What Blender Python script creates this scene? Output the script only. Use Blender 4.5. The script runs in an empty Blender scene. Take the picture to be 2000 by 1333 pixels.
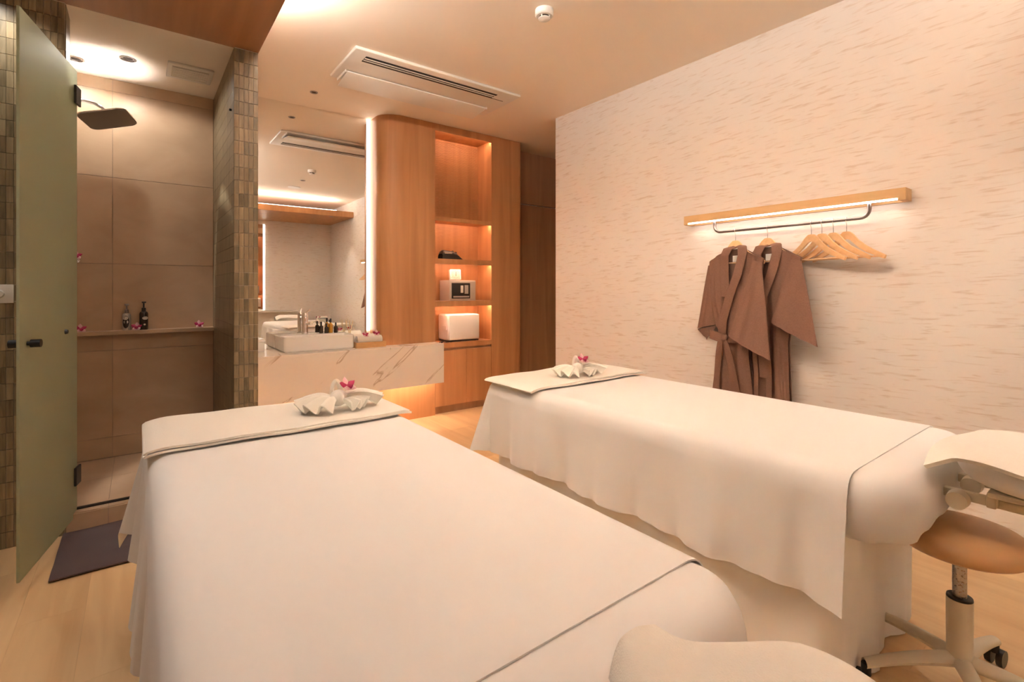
import bpy, bmesh, math, random
from mathutils import Vector, Matrix, noise
random.seed(7)
PI = math.pi
scene = bpy.context.scene
COL = scene.collection

# ------------------------------------------------------------------ camera
cam_d = bpy.data.cameras.new('camera')
cam_d.sensor_width = 36.0
cam_d.lens = 962.14 * 36.0 / 2000.0
cam_d.shift_y = -101.04 / 2000.0
cam_d.clip_start = 0.02
cam = bpy.data.objects.new('camera', cam_d)
COL.objects.link(cam)


FWD = Vector((0.60369925, 0.79721215, 0))
cam.location = (0, 0, 1.2)
cam.rotation_euler = (PI / 2, 0, math.atan2(FWD.y, FWD.x) - PI / 2)
scene.camera = cam

# ------------------------------------------------------------------ world, exposure
scene.view_settings.view_transform = 'Standard'
scene.view_settings.look = 'None'
scene.view_settings.gamma = 1.0
scene.view_settings.use_curve_mapping = False
scene.view_settings.exposure = 0.07
world = bpy.data.worlds.new('world'); scene.world = world
world.use_nodes = True
world.node_tree.nodes['Background'].inputs[0].default_value = (1.0, 0.72, 0.5, 1)
world.node_tree.nodes['Background'].inputs[1].default_value = 0.05
scene.cycles.max_bounces = 10
scene.cycles.diffuse_bounces = 5
scene.cycles.glossy_bounces = 6
scene.cycles.transmission_bounces = 8
scene.cycles.sample_clamp_indirect = 0.0
scene.cycles.blur_glossy = 0.0
scene.cycles.adaptive_threshold = 0.015

# light strengths, tuned against the photograph
WARM = (1.0, 0.935, 0.865)
PINK = (1.0, 0.87, 0.81)
L_COVE = 188.0
L_COVE2 = 26.0
L_MIRROR = 6.5
L_UNDER = 42.0
L_NICHE = 66.0
L_RACK = 15.0
L_SHOWER = 14.0
L_BEAM = 150.0
L_SPOT = 6.0

# ------------------------------------------------------------------ materials
def new_mat(name):
    m = bpy.data.materials.new(name); m.use_nodes = True
    nt = m.node_tree
    b = nt.nodes['Principled BSDF']
    return m, nt, b

def nd(nt, typ, **kw):
    n = nt.nodes.new(typ)
    for k, v in kw.items():
        setattr(n, k, v)
    return n

def mat_plain(name, col, rough=0.5, metal=0.0, spec=None, bump=0.0, bscale=200.0, trans=0.0, sheen=0.0, coat=0.0):
    m, nt, b = new_mat(name)
    b.inputs['Base Color'].default_value = (*col, 1)
    b.inputs['Roughness'].default_value = rough
    b.inputs['Metallic'].default_value = metal
    if spec is not None: b.inputs['Specular IOR Level'].default_value = spec
    if trans: b.inputs['Transmission Weight'].default_value = trans
    if sheen: b.inputs['Sheen Weight'].default_value = sheen
    if coat: b.inputs['Coat Weight'].default_value = coat
    tc = nd(nt, 'ShaderNodeTexCoord')
    no = nd(nt, 'ShaderNodeTexNoise'); no.inputs['Scale'].default_value = bscale
    no.inputs['Detail'].default_value = 3
    nt.links.new(tc.outputs['Object'], no.inputs['Vector'])
    if bump:
        bp = nd(nt, 'ShaderNodeBump'); bp.inputs['Strength'].default_value = bump
        bp.inputs['Distance'].default_value = 0.002
        nt.links.new(no.outputs['Fac'], bp.inputs['Height'])
        nt.links.new(bp.outputs['Normal'], b.inputs['Normal'])
    else:
        mr = nd(nt, 'ShaderNodeMapRange')
        mr.inputs['To Min'].default_value = max(0, rough - 0.03); mr.inputs['To Max'].default_value = min(1, rough + 0.03)
        nt.links.new(no.outputs['Fac'], mr.inputs['Value'])
        nt.links.new(mr.outputs['Result'], b.inputs['Roughness'])
    return m

def mat_streak(name, c1, c2, scale, rough=0.45, coord='Object', detail=6, lo=0.3, hi=0.7, per_object=0.0, bump=0.1, rot=(0, 0, 0), spec=0.4, dist=0.6):
    """two tones mixed by stretched noise: wood grain, brushed plaster, stone streaks"""
    m, nt, b = new_mat(name)
    tc = nd(nt, 'ShaderNodeTexCoord')
    mp = nd(nt, 'ShaderNodeMapping'); mp.inputs['Scale'].default_value = scale
    if any(rot):
        mp.vector_type = 'TEXTURE'; mp.inputs['Scale'].default_value = tuple(1 / c for c in scale)
    mp.inputs['Rotation'].default_value = rot
    src = tc.outputs['Object']
    if coord == 'World':
        g = nd(nt, 'ShaderNodeNewGeometry'); src = g.outputs['Position']
    if per_object:
        oi = nd(nt, 'ShaderNodeObjectInfo')
        va = nd(nt, 'ShaderNodeVectorMath', operation='SCALE'); va.inputs[0].default_value = (37.0, 91.0, 53.0)
        nt.links.new(oi.outputs['Random'], va.inputs['Scale'])
        vv = nd(nt, 'ShaderNodeVectorMath', operation='ADD')
        nt.links.new(src, vv.inputs[0]); nt.links.new(va.outputs['Vector'], vv.inputs[1]); src = vv.outputs['Vector']
    nt.links.new(src, mp.inputs['Vector'])
    no = nd(nt, 'ShaderNodeTexNoise'); no.inputs['Scale'].default_value = 1.0
    no.inputs['Detail'].default_value = detail; no.inputs['Distortion'].default_value = dist
    nt.links.new(mp.outputs['Vector'], no.inputs['Vector'])
    cr = nd(nt, 'ShaderNodeValToRGB')
    cr.color_ramp.elements[0].position = lo; cr.color_ramp.elements[0].color = (*c1, 1)
    cr.color_ramp.elements[1].position = hi; cr.color_ramp.elements[1].color = (*c2, 1)
    nt.links.new(no.outputs['Fac'], cr.inputs['Fac'])
    out = cr.outputs['Color']
    if per_object:
        mr = nd(nt, 'ShaderNodeMapRange')
        mr.inputs['To Min'].default_value = 1 - per_object; mr.inputs['To Max'].default_value = 1 + per_object
        nt.links.new(oi.outputs['Random'], mr.inputs['Value'])
        vs = nd(nt, 'ShaderNodeVectorMath', operation='SCALE')
        nt.links.new(out, vs.inputs[0]); nt.links.new(mr.outputs['Result'], vs.inputs['Scale']); out = vs.outputs['Vector']
    nt.links.new(out, b.inputs['Base Color'])
    b.inputs['Roughness'].default_value = rough
    b.inputs['Specular IOR Level'].default_value = spec
    if bump:
        bp = nd(nt, 'ShaderNodeBump'); bp.inputs['Strength'].default_value = bump; bp.inputs['Distance'].default_value = 0.001
        nt.links.new(no.outputs['Fac'], bp.inputs['Height']); nt.links.new(bp.outputs['Normal'], b.inputs['Normal'])
    return m

def mat_emit(name, col, strength):
    m, nt, b = new_mat(name)
    b.inputs['Base Color'].default_value = (0.9, 0.9, 0.9, 1)
    b.inputs['Emission Color'].default_value = (*col, 1)
    b.inputs['Emission Strength'].default_value = strength
    return m

M = {}
M['ceiling'] = mat_plain('ceiling paint', (0.90, 0.805, 0.69), 0.85, bump=0.05, bscale=120)
M['wallpaper'] = mat_streak('brushed wallpaper', (0.67, 0.575, 0.49), (0.785, 0.73, 0.675), (9.0, 9.0, 80.0), 0.75, coord='World', detail=5, lo=0.30, hi=0.45, bump=0.12, rot=(-0.04, 0, 0), spec=0.15, dist=0.5)
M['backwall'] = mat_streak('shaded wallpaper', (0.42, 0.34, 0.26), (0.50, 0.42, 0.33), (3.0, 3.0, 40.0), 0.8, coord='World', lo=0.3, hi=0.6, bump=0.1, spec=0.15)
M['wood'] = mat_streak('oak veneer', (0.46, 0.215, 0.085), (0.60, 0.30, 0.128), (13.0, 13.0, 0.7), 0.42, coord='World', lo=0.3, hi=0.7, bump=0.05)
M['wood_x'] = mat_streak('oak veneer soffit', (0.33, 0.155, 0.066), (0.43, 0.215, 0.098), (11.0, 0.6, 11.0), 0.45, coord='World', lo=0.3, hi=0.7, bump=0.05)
M['wood_dark'] = mat_streak('walnut door', (0.36, 0.19, 0.095), (0.47, 0.265, 0.14), (13.0, 13.0, 0.7), 0.5, coord='World', bump=0.05)
M['hangwood'] = mat_streak('beech', (0.72, 0.44, 0.22), (0.84, 0.56, 0.32), (30.0, 30.0, 30.0), 0.4, bump=0.03)
M['beam'] = mat_streak('beam wood', (0.60, 0.37, 0.16), (0.72, 0.47, 0.23), (20.0, 2.0, 20.0), 0.5, coord='World', bump=0.05)
M['tray'] = mat_streak('tray wood', (0.56, 0.31, 0.12), (0.70, 0.43, 0.19), (4.0, 30.0, 30.0), 0.45, coord='World', bump=0.05)
M['plank'] = mat_streak('oak floor plank', (0.76, 0.49, 0.245), (0.90, 0.645, 0.355), (16.0, 1.1, 16.0), 0.42, coord='Object', lo=0.25, hi=0.75, per_object=0.06, bump=0.06)
M['subfloor'] = mat_plain('floor joint', (0.62, 0.42, 0.23), 0.8)
M['mosaic'] = mat_streak('green grey stone stick', (0.18, 0.137, 0.070), (0.36, 0.28, 0.165), (60.0, 60.0, 5.0), 0.35, coord='Object', lo=0.3, hi=0.7, per_object=0.28, bump=0.1)
M['mosaic_w'] = mat_streak('green grey stone field', (0.16, 0.125, 0.068), (0.31, 0.245, 0.15), (42.0, 42.0, 5.0), 0.35, coord='World', lo=0.32, hi=0.68, bump=0.1, detail=2)
M['grout'] = mat_plain('grout', (0.66, 0.58, 0.46), 0.9, bump=0.1, bscale=300)
M['stone'] = mat_streak('beige porcelain', (0.47, 0.325, 0.205), (0.56, 0.395, 0.26), (3.0, 3.0, 5.0), 0.38, coord='World', lo=0.3, hi=0.7, per_object=0.02, bump=0.03)
M['stonegrout'] = mat_plain('tile grout', (0.34, 0.27, 0.20), 0.9)
M['sheet'] = mat_plain('white cotton', (0.805, 0.79, 0.77), 0.9, bump=0.04, bscale=700, sheen=0.15, spec=0.2)
M['skirt'] = mat_plain('white cotton skirt', (0.83, 0.80, 0.76), 0.9, bump=0.04, bscale=700, spec=0.2)
M['terry'] = mat_plain('white terry', (0.88, 0.84, 0.76), 0.95, bump=0.6, bscale=420, sheen=0.3, spec=0.1)
M['robe'] = mat_streak('brown cotton', (0.225, 0.122, 0.085), (0.27, 0.15, 0.105), (160.0, 160.0, 160.0), 0.85, bump=0.15, spec=0.2)
M['robe_in'] = mat_streak('brown cotton inside', (0.185, 0.105, 0.078), (0.22, 0.13, 0.095), (160.0, 160.0, 160.0), 0.85, bump=0.15, spec=0.2)
M['marble'] = None
M['ceramic'] = mat_plain('white ceramic', (0.84, 0.82, 0.79), 0.16, spec=0.5)
M['chrome'] = mat_plain('chrome', (0.80, 0.80, 0.82), 0.08, metal=1.0)
M['steel'] = mat_plain('brushed steel', (0.42, 0.40, 0.40), 0.28, metal=1.0)
M['rodsteel'] = mat_plain('dark steel', (0.33, 0.29, 0.28), 0.3, metal=1.0)
M['black'] = mat_plain('black metal', (0.015, 0.013, 0.012), 0.4)
M['blackp'] = mat_plain('black plastic', (0.02, 0.017, 0.015), 0.35)
M['slot'] = mat_plain('dark slot', (0.03, 0.018, 0.01), 0.8)
M['white_pl'] = mat_plain('white plastic', (0.82, 0.79, 0.74), 0.35)
M['ac'] = mat_plain('unit plastic', (0.80, 0.76, 0.70), 0.4)
M['offwhite'] = mat_plain('cream plastic', (0.72, 0.63, 0.48), 0.4)
M['creammetal'] = mat_plain('cream metal', (0.66, 0.56, 0.40), 0.35)
M['tan'] = mat_plain('tan vinyl', (0.64, 0.36, 0.165), 0.42, bump=0.08, bscale=250)
M['safe'] = mat_plain('safe enamel', (0.52, 0.47, 0.41), 0.4)
M['silver'] = mat_plain('silver pad', (0.50, 0.46, 0.42), 0.35, metal=0.5)
M['mat'] = mat_plain('violet towelling', (0.115, 0.082, 0.085), 0.95, bump=0.6, bscale=300)
M['darkwood'] = mat_plain('dark wood', (0.07, 0.035, 0.02), 0.45)
M['amber'] = mat_plain('amber liquid', (0.62, 0.30, 0.04), 0.15, spec=0.6)
M['bottle_dark'] = mat_plain('dark bottle', (0.03, 0.018, 0.012), 0.18, spec=0.6)
M['label'] = mat_plain('paper label', (0.62, 0.55, 0.47), 0.6)
M['petal'] = mat_plain('white pink petal', (0.80, 0.50, 0.52), 0.6, sheen=0.2)
M['lip'] = mat_plain('magenta petal', (0.42, 0.015, 0.09), 0.55)
M['reed'] = mat_plain('reed', (0.76, 0.62, 0.38), 0.7)
M['tag'] = mat_plain('white tag', (0.85, 0.82, 0.78), 0.6)
M['mirror'] = mat_plain('mirror silver', (0.90, 0.90, 0.89), 0.0, metal=1.0)
def _mk_mirror():
    m, nt, b = new_mat('mirror glass')
    b.inputs['Base Color'].default_value = (0.88, 0.88, 0.86, 1); b.inputs['Metallic'].default_value = 1; b.inputs['Roughness'].default_value = 0.0
    return m
M['mirror'] = _mk_mirror()
def _mk_chrome():
    m, nt, b = new_mat('polished chrome plate')
    b.inputs['Base Color'].default_value = (0.82, 0.80, 0.78, 1); b.inputs['Metallic'].default_value = 1; b.inputs['Roughness'].default_value = 0.2
    return m
M['chrome_plate'] = _mk_chrome()
M['nozzle'] = mat_plain('reflected dark floor', (0.20, 0.16, 0.13), 0.5)  # dark tone stands for the floor mirrored in the chrome underside
def _mk_marble():
    m, nt, b = new_mat('veined marble')
    g = nd(nt, 'ShaderNodeNewGeometry')
    mp = nd(nt, 'ShaderNodeMapping'); mp.vector_type = 'TEXTURE'; mp.inputs['Rotation'].default_value = (0, math.radians(-40), 0); mp.inputs['Scale'].default_value = (1.2, 1.0, .16)
    nt.links.new(g.outputs['Position'], mp.inputs['Vector'])
    no = nd(nt, 'ShaderNodeTexNoise'); no.inputs['Scale'].default_value = 1.6; no.inputs['Detail'].default_value = 7; no.inputs['Distortion'].default_value = 0.8
    nt.links.new(mp.outputs['Vector'], no.inputs['Vector'])
    cr = nd(nt, 'ShaderNodeValToRGB')
    e = cr.color_ramp.elements
    e[0].position = 0.0; e[0].color = (0.78, 0.73, 0.67, 1)
    e[1].position = 1.0; e[1].color = (0.80, 0.75, 0.69, 1)
    a = e.new(0.315); a.color = (0.78, 0.73, 0.67, 1)
    a = e.new(0.335); a.color = (0.50, 0.41, 0.32, 1)
    a = e.new(0.36); a.color = (0.79, 0.74, 0.68, 1)
    nt.links.new(no.outputs['Fac'], cr.inputs['Fac']); nt.links.new(cr.outputs['Color'], b.inputs['Base Color'])
    b.inputs['Roughness'].default_value = 0.22
    return m
M['marble'] = _mk_marble()
def _mk_frost():
    m, nt, b = new_mat('frosted green glass')
    b.inputs['Base Color'].default_value = (0.56, 0.58, 0.40, 1)
    b.inputs['Roughness'].default_value = 0.55
    b.inputs['Transmission Weight'].default_value = 0.55
    b.inputs['IOR'].default_value = 1.2
    b.inputs['Specular IOR Level'].default_value = 0.3
    return m
M['frost'] = _mk_frost()
def _mk_clear():
    m, nt, b = new_mat('clear glass')
    b.inputs['Base Color'].default_value = (0.95, 0.93, 0.9, 1); b.inputs['Roughness'].default_value = 0.03
    b.inputs['Transmission Weight'].default_value = 1.0; b.inputs['IOR'].default_value = 1.3
    return m
M['clear'] = _mk_clear()
M['e_cove'] = mat_emit('cove strip', WARM, L_COVE)
M['e_cove2'] = mat_emit('rear cove strip', WARM, L_COVE2)
M['e_mirror'] = mat_emit('mirror strip', (1.0, 0.88, 0.76), L_MIRROR)
M['e_under'] = mat_emit('counter strip', (1.0, 0.70, 0.56), L_UNDER)
M['e_niche'] = mat_emit('niche strip', (1.0, 0.62, 0.42), L_NICHE)
M['e_rack'] = mat_emit('rack strip', PINK, L_RACK)
M['e_lamp'] = mat_emit('lamp lens', WARM, 12.0)

# ------------------------------------------------------------------ mesh helpers
WORLD = {}          # object name -> world location, for parenting without matrices

def _link(o, parent, world_loc):
    COL.objects.link(o)
    WORLD[o.name] = Vector(world_loc)
    if parent is not None:
        o.parent = parent
        o.location = Vector(world_loc) - WORLD[parent.name]
    else:
        o.location = Vector(world_loc)
    return o

def thing(name, label, cat, loc=(0, 0, 0), group=None, kind=None):
    o = bpy.data.objects.new(name, None)
    o.empty_display_size = 0.05
    _link(o, None, loc)
    tag(o, label, cat, group, kind)
    return o

def tag(o, label=None, cat=None, group=None, kind=None):
    if label: o['label'] = label
    if cat: o['category'] = cat
    if group: o['group'] = group
    if kind: o['kind'] = kind
    return o

def obj(name, verts, faces, mat, parent=None, smooth=None, kind=None, label=None):
    """one mesh object from world-space verts; the origin goes to the bottom centre of its box"""
    xs = [v[0] for v in verts]; ys = [v[1] for v in verts]; zs = [v[2] for v in verts]
    c = Vector(((min(xs) + max(xs)) / 2, (min(ys) + max(ys)) / 2, min(zs)))
    me = bpy.data.meshes.new(name)
    me.from_pydata([tuple(Vector(v) - c) for v in verts], [], faces)
    me.update()
    bm = bmesh.new(); bm.from_mesh(me); bmesh.ops.recalc_face_normals(bm, faces=bm.faces); bm.to_mesh(me); bm.free()
    if smooth is not None:
        me.polygons.foreach_set('use_smooth', [True] * len(me.polygons))
        me.set_sharp_from_angle(angle=math.radians(smooth))
    me.materials.append(M[mat] if isinstance(mat, str) else mat)
    o = bpy.data.objects.new(name, me)
    _link(o, parent, c)
    tag(o, label, None, None, kind)
    return o

class B:
    """collects shapes, then becomes one mesh object"""
    def __init__(s): s.v = []; s.f = []
    def add(s, v, f):
        k = len(s.v); s.v += [tuple(p) for p in v]; s.f += [tuple(i + k for i in q) for q in f]; return s
    def box(s, x0, x1, y0, y1, z0, z1, bev=0.0, seg=2):
        bm = bmesh.new(); bmesh.ops.create_cube(bm, size=1)
        for v in bm.verts:
            v.co = Vector((x0 + (v.co.x + .5) * (x1 - x0), y0 + (v.co.y + .5) * (y1 - y0), z0 + (v.co.z + .5) * (z1 - z0)))
        if bev: bmesh.ops.bevel(bm, geom=bm.edges[:], offset=bev, segments=seg, profile=.5, affect='EDGES')
        bm.verts.index_update()
        s.add([v.co.copy() for v in bm.verts], [[v.index for v in f.verts] for f in bm.faces]); bm.free(); return s
    def tube(s, pts, r, n=10, cap=True):
        pts = [Vector(p) for p in pts]; k = len(s.v); rs = r if isinstance(r, (list, tuple)) else [r] * len(pts)
        up = None; V = []
        for i, p in enumerate(pts):
            t = (pts[min(i + 1, len(pts) - 1)] - pts[max(i - 1, 0)]).normalized()
            if up is None:
                up = Vector((0, 0, 1)) if abs(t.z) < .9 else Vector((1, 0, 0))
            u = t.cross(up).normalized(); w = u.cross(t).normalized(); up = w
            for j in range(n):
                a = 2 * PI * j / n; V.append(p + (u * math.cos(a) + w * math.sin(a)) * rs[i])
        F = [[i * n + j, i * n + (j + 1) % n, (i + 1) * n + (j + 1) % n, (i + 1) * n + j] for i in range(len(pts) - 1) for j in range(n)]
        if cap: F += [list(range(n)), list(range((len(pts) - 1) * n, len(pts) * n))]
        return s.add(V, F)
    def lathe(s, cx, cy, prof, n=24, axis='z'):
        V = []
        for r, z in prof:
            for j in range(n):
                a = 2 * PI * j / n; V.append((cx + r * math.cos(a), cy + r * math.sin(a), z))
        m = len(prof)
        F = [[i * n + j, i * n + (j + 1) % n, (i + 1) * n + (j + 1) % n, (i + 1) * n + j] for i in range(m - 1) for j in range(n)]
        F += [list(range(n)), list(range((m - 1) * n, m * n))]
        return s.add(V, F)
    def prism(s, poly, z0, z1):
        n = len(poly)
        V = [(x, y, z0) for x, y in poly] + [(x, y, z1) for x, y in poly]
        F = [list(range(n)), list(range(n, 2 * n))] + [[i, (i + 1) % n, n + (i + 1) % n, n + i] for i in range(n)]
        return s.add(V, F)
    def grid(s, fn, nu, nv, thick=0.0, nrm=None):
        """surface fn(i/nu, j/nv); a thickness makes it a closed shell"""
        P = [[Vector(fn(i / nu, j / nv)) for j in range(nv + 1)] for i in range(nu + 1)]
        W = nv + 1
        front = [p for r in P for p in r]
        F = [[i * W + j, (i + 1) * W + j, (i + 1) * W + j + 1, i * W + j + 1] for i in range(nu) for j in range(nv)]
        if not thick: return s.add(front, F)
        N = []
        for i in range(nu + 1):
            for j in range(nv + 1):
                du = P[min(i + 1, nu)][j] - P[max(i - 1, 0)][j]; dv = P[i][min(j + 1, nv)] - P[i][max(j - 1, 0)]
                q = du.cross(dv)
                N.append(q.normalized() if q.length > 1e-9 else Vector((0, 0, 1)))
        back = [p - q * thick for p, q in zip(front, N)]
        o = len(front)
        F2 = [[a + o for a in reversed(f)] for f in F]
        rim = [(i, 0) for i in range(nu + 1)] + [(nu, j) for j in range(1, nv + 1)] + [(i, nv) for i in range(nu - 1, -1, -1)] + [(0, j) for j in range(nv - 1, 0, -1)]
        rim = [i * W + j for i, j in rim]; n = len(rim)
        F3 = [[rim[k], rim[(k + 1) % n], rim[(k + 1) % n] + o, rim[k] + o] for k in range(n)]
        return s.add(front + back, F + F2 + F3)
    def xf(s, mat):
        s.v = [tuple(mat @ Vector(p)) for p in s.v]; return s
    def to(s, name, mat, parent=None, smooth=None, kind=None, label=None):
        return obj(name, s.v, s.f, mat, parent, smooth, kind, label)

def lerp_table(t, tab):
    for (a, x), (b, y) in zip(tab, tab[1:]):
        if t <= b:
            k = (t - a) / (b - a) if b > a else 0
            k = max(0, min(1, k))
            return x + (y - x) * k
    return tab[-1][1]

def smooth_table(t, tab):
    n = len(tab)
    for i in range(n - 1):
        if t <= tab[i + 1][0] or i == n - 2:
            t0, t1 = tab[i][0], tab[i + 1][0]
            k = max(0, min(1, (t - t0) / (t1 - t0)))
            p0, p1, p2, p3 = tab[max(i - 1, 0)][1], tab[i][1], tab[i + 1][1], tab[min(i + 2, n - 1)][1]
            return .5 * (2 * p1 + (p2 - p0) * k + (2 * p0 - 5 * p1 + 4 * p2 - p3) * k * k + (3 * p1 - p0 - 3 * p2 + p3) * k ** 3)

def struct(name, b, mat, smooth=None, label=None):
    o = b.to(name, mat, None, smooth); o['kind'] = 'structure'
    if label: o['label'] = label
    return o

# ------------------------------------------------------------------ the room
CEIL = 2.785; XR = 3.08; YM = 4.48; YB = -1.19; XL = -1.3
YS = 3.229        # front plane of the tiled shower walls
SOF = 2.60        # underside of the timber soffit
YSB = 4.22        # rear wall of the shower
XP0, XP1 = 0.436, 0.562   # tiled pillar

struct('ceiling', B().box(XL - .1, 5.2, YB - .1, 4.7, CEIL, CEIL + .1), 'ceiling', label='warm white painted ceiling')
fl = struct('floor', B().box(XL - .1, 5.2, YB - .1, 4.7, -.1, -.0015), 'subfloor', label='pale oak plank floor')
pw, pl = 0.19, 1.22
def plank_mesh(x0, x1, y0, y1):
    g = 0.0003
    b = B().box(x0 + g, x1 - g, y0 + g, y1 - g, -.004, 0.0)
    return b
_shared = {}
i = 0
x = XL
while x < 4.6:
    y = YB - 0.1 - (i * 0.47) % pl
    while y < 4.5:
        ya, yb = max(y, YB), min(y + pl, 4.46)
        if yb - ya > 0.05:
            key = round(yb - ya, 3)
            if key in _shared:
                o = bpy.data.objects.new('plank', _shared[key]); _link(o, fl, (x + pw / 2, (ya + yb) / 2, -.004))
            else:
                o = plank_mesh(x, x + pw, ya, yb).to('plank', 'plank', fl); _shared[key] = o.data
        y += pl
    x += pw; i += 1

struct('wall_right', B().box(XR, XR + .14, YB - .1, 3.397, 0, CEIL), 'wallpaper', label='pale streaked wallpaper wall behind the robes')
struct('wall_left', B().box(XL - .1, XL, YB - .1, YS + .2, 0, CEIL), 'backwall')
bw = struct('wall_back', B().box(XL - .1, XR + .14, YB - .1, YB, 0, CEIL), 'wallpaper')
struct('wall_front', B().box(0.44, 5.2, YM + .005, YM + .12, 0, CEIL), 'ceiling', label='wall behind the mirror and wardrobe')
struct('wall_corridor', B().box(5.1, 5.2, 3.2, 4.5, 0, CEIL), 'wood_dark')
struct('wall_corridor_near', B().box(XR + .14, 5.2, 3.2, 3.3, 0, CEIL), 'wallpaper')
# dark timber door wall at the end of the corridor
cw = struct('wall_corridor_end', B().box(3.30, 5.1, 4.455, 4.475, 2.19, CEIL).box(3.30, 3.42, 4.455, 4.475, 0, 2.178), 'wood_dark', label='dark timber panel above the corridor door')
d1 = struct('door_1', B().box(3.425, 4.4, 4.46, 4.478, 0.005, 2.178), 'wood_dark', label='dark timber door at the end of the corridor')
B().tube([(4.28, 4.455, 1.02), (4.28, 4.42, 1.02), (4.2, 4.42, 1.02)], .009).to('door_handle', 'steel', d1, 40)

# ------------------------------------------------------------------ timber soffit with cove light
def soffit(name, label, x0, x1, y0, y1, z0, z1, mat):
    t = struct(name, B().box(x0, x1, y0, y1, z0, z1, .003), mat, label=label)
    return t
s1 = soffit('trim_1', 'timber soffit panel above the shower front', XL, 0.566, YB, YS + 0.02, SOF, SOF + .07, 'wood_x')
s2 = soffit('trim_2', 'timber soffit panel along the rear wall', 0.566, XR, YB, 0.16, 2.49, 2.59, 'wood')
B().box(0.44, 0.50, YB + .9, 2.85, SOF + .07, SOF + .085).to('cove_strip', 'e_cove', s1)
B().box(0.60, 2.80, 0.02, 0.08, 2.59, 2.605).to('cove_strip', 'e_cove2', s2)

# ------------------------------------------------------------------ shower enclosure
def mosaic(parent, x0, x1, z0, z1, y, nmax=300, facing='y', cols=None):
    pitch, rp = 0.0248, 0.0763
    tile = None; n = 0; rest = B()
    rows = int((z1 - z0) / rp) + 1
    ncol = int(round((x1 - x0) / pitch))
    pc = (x1 - x0) / ncol
    for c in range(ncol):
        cc = c if cols is None else cols[c]
        for r in range(rows):
            za = z0 + r * rp; zb = min(za + rp, z1)
            if zb - za < .02: continue
            xa = x0 + cc * pc
            full = abs(zb - za - rp) < 1e-4
            if n < nmax:
                dy = -0.004 - 0.0012 * random.random()
                if tile is not None and full:
                    o = bpy.data.objects.new('tile', tile); _link(o, parent, (xa + pc / 2, y - 0.003 + dy / 4, za + .001))
                else:
                    o = B().box(xa + .0008, xa + pc - .0008, y - .005, y, za + .001, zb - .001).to('tile', 'mosaic', parent)
                    if full: tile = o.data
                n += 1
            else:
                rest.box(xa + .0008, xa + pc - .0008, y - .005, y, za + .001, zb - .001)
    if rest.v: rest.to('tile_field', 'mosaic_w', parent, kind='stuff')

pil = struct('wall_pillar', B().box(XP0 + .004, XP1 - .002, YS + .004, YM, 0, SOF).box(XP0 + .004, XP1 - .002, YS + .03, YM, SOF, CEIL), 'grout', label='narrow green grey mosaic pillar beside the shower')
mosaic(pil, XP0, XP1, 0.0, SOF, YS + .004)
# return face of the pillar inside the shower
ret = B()
rp, pt = 0.0763, 0.0248
for c in range(int((YSB - YS - .01) / pt)):
    for r in range(35):
        za, zb = r * rp, min((r + 1) * rp, SOF)
        if zb - za < .02: continue
        ya = YS + .006 + c * pt
        ret.box(XP0, XP0 + .004, ya + .0008, ya + pt - .0008, za + .001, zb - .001)
ret.to('tile_field', 'mosaic_w', pil, kind='stuff')
lw = struct('wall_shower_left', B().box(XL, -.288, YS + .004, YS + .19, 0, SOF), 'grout', label='green grey mosaic wall left of the frosted door')
mosaic(lw, -0.54, -.288, 0.0, SOF, YS + .004, cols=[9, 8, 7, 6, 5, 4, 3, 2, 1, 0])
ret = B()
for c in range(7):
    for r in range(35):
        za, zb = r * rp, min((r + 1) * rp, SOF)
        if zb - za < .02: continue
        ya = YS + .006 + c * pt
        ret.box(-.288, -.284, ya + .0008, ya + pt - .0008, za + .001, zb - .001)
for c in range(-16, 0):
    for r in range(35):
        za, zb = r * rp, min((r + 1) * rp, SOF)
        if zb - za < .02: continue
        xa = -.54 + c * pt
        ret.box(xa + .0008, xa + pt - .0008, YS - .001, YS + .004, za + .001, zb - .001)
ret.to('tile_field', 'mosaic_w', lw, kind='stuff')
struct('wall_shower_far_left', B().box(-1.0, -.96, YS + .19, YSB + .1, 0, SOF), 'stone')
struct('ceiling_shower', B().box(-1.0, XP0 + .004, YS + .021, YSB + .1, SOF, SOF + .06), 'ceiling', label='lower white ceiling inside the shower')
sb = struct('wall_shower_back', B().box(-1.0, 0.44, YSB + .008, YSB + .1, 0, SOF), 'stonegrout', label='beige large format tiles at the back of the shower')
zrows = [(0.085, 0.218), (0.218, 0.794), (0.794, 1.37), (1.37, 1.945), (1.945, 2.519), (2.519, SOF)]
for za, zb in zrows:
    for xa, xb in ((-.96, -.14), (-.14, .436)):
        B().box(xa + .0012, xb - .0012, YSB, YSB + .008, za + .0012, zb - .0012).to('wall_tile', 'stone', sb)
# raised shower floor with kerb
sf = struct('floor_shower', B().box(-.96, XP0, YS + .02, YSB + .008, 0, .075), 'stonegrout', label='raised beige tiled shower floor')
for xa, xb in ((-.96, -.128), (-.128, .436)):
    for ya, yb in ((3.345, 3.79), (3.79, YSB)):
        B().box(xa + .001, xb - .001, ya + .001, yb - .001, .075, .082).to('floor_tile', 'stone', sf)
kb = struct('trim_kerb', B().box(-.284, XP0, YS + .008, YS + .11, 0, .088), 'stonegrout', label='beige tiled kerb at the shower opening')
for xa, xb in ((-.284, -.124), (-.124, .436)):
    B().box(xa + .001, xb - .001, YS, YS + .008, .002, .092).to('kerb_tile', 'stone', kb)
    B().box(xa + .001, xb - .001, YS + .008, YS + .112, .088, .096).to('kerb_tile', 'stone', kb)
o = B().box(-.284, XP0 - .001, YS + .05, YS + .066, .096, .106).to('threshold_seal', 'black', kb, label='black door seal strip')

# shower ledge
tag(B().box(-.955, XP0 - .001, YSB - .068, YSB, .900, .926, .002).to('shower_ledge', 'stone'), 'narrow beige stone ledge across the shower back wall', 'shelf')

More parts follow.
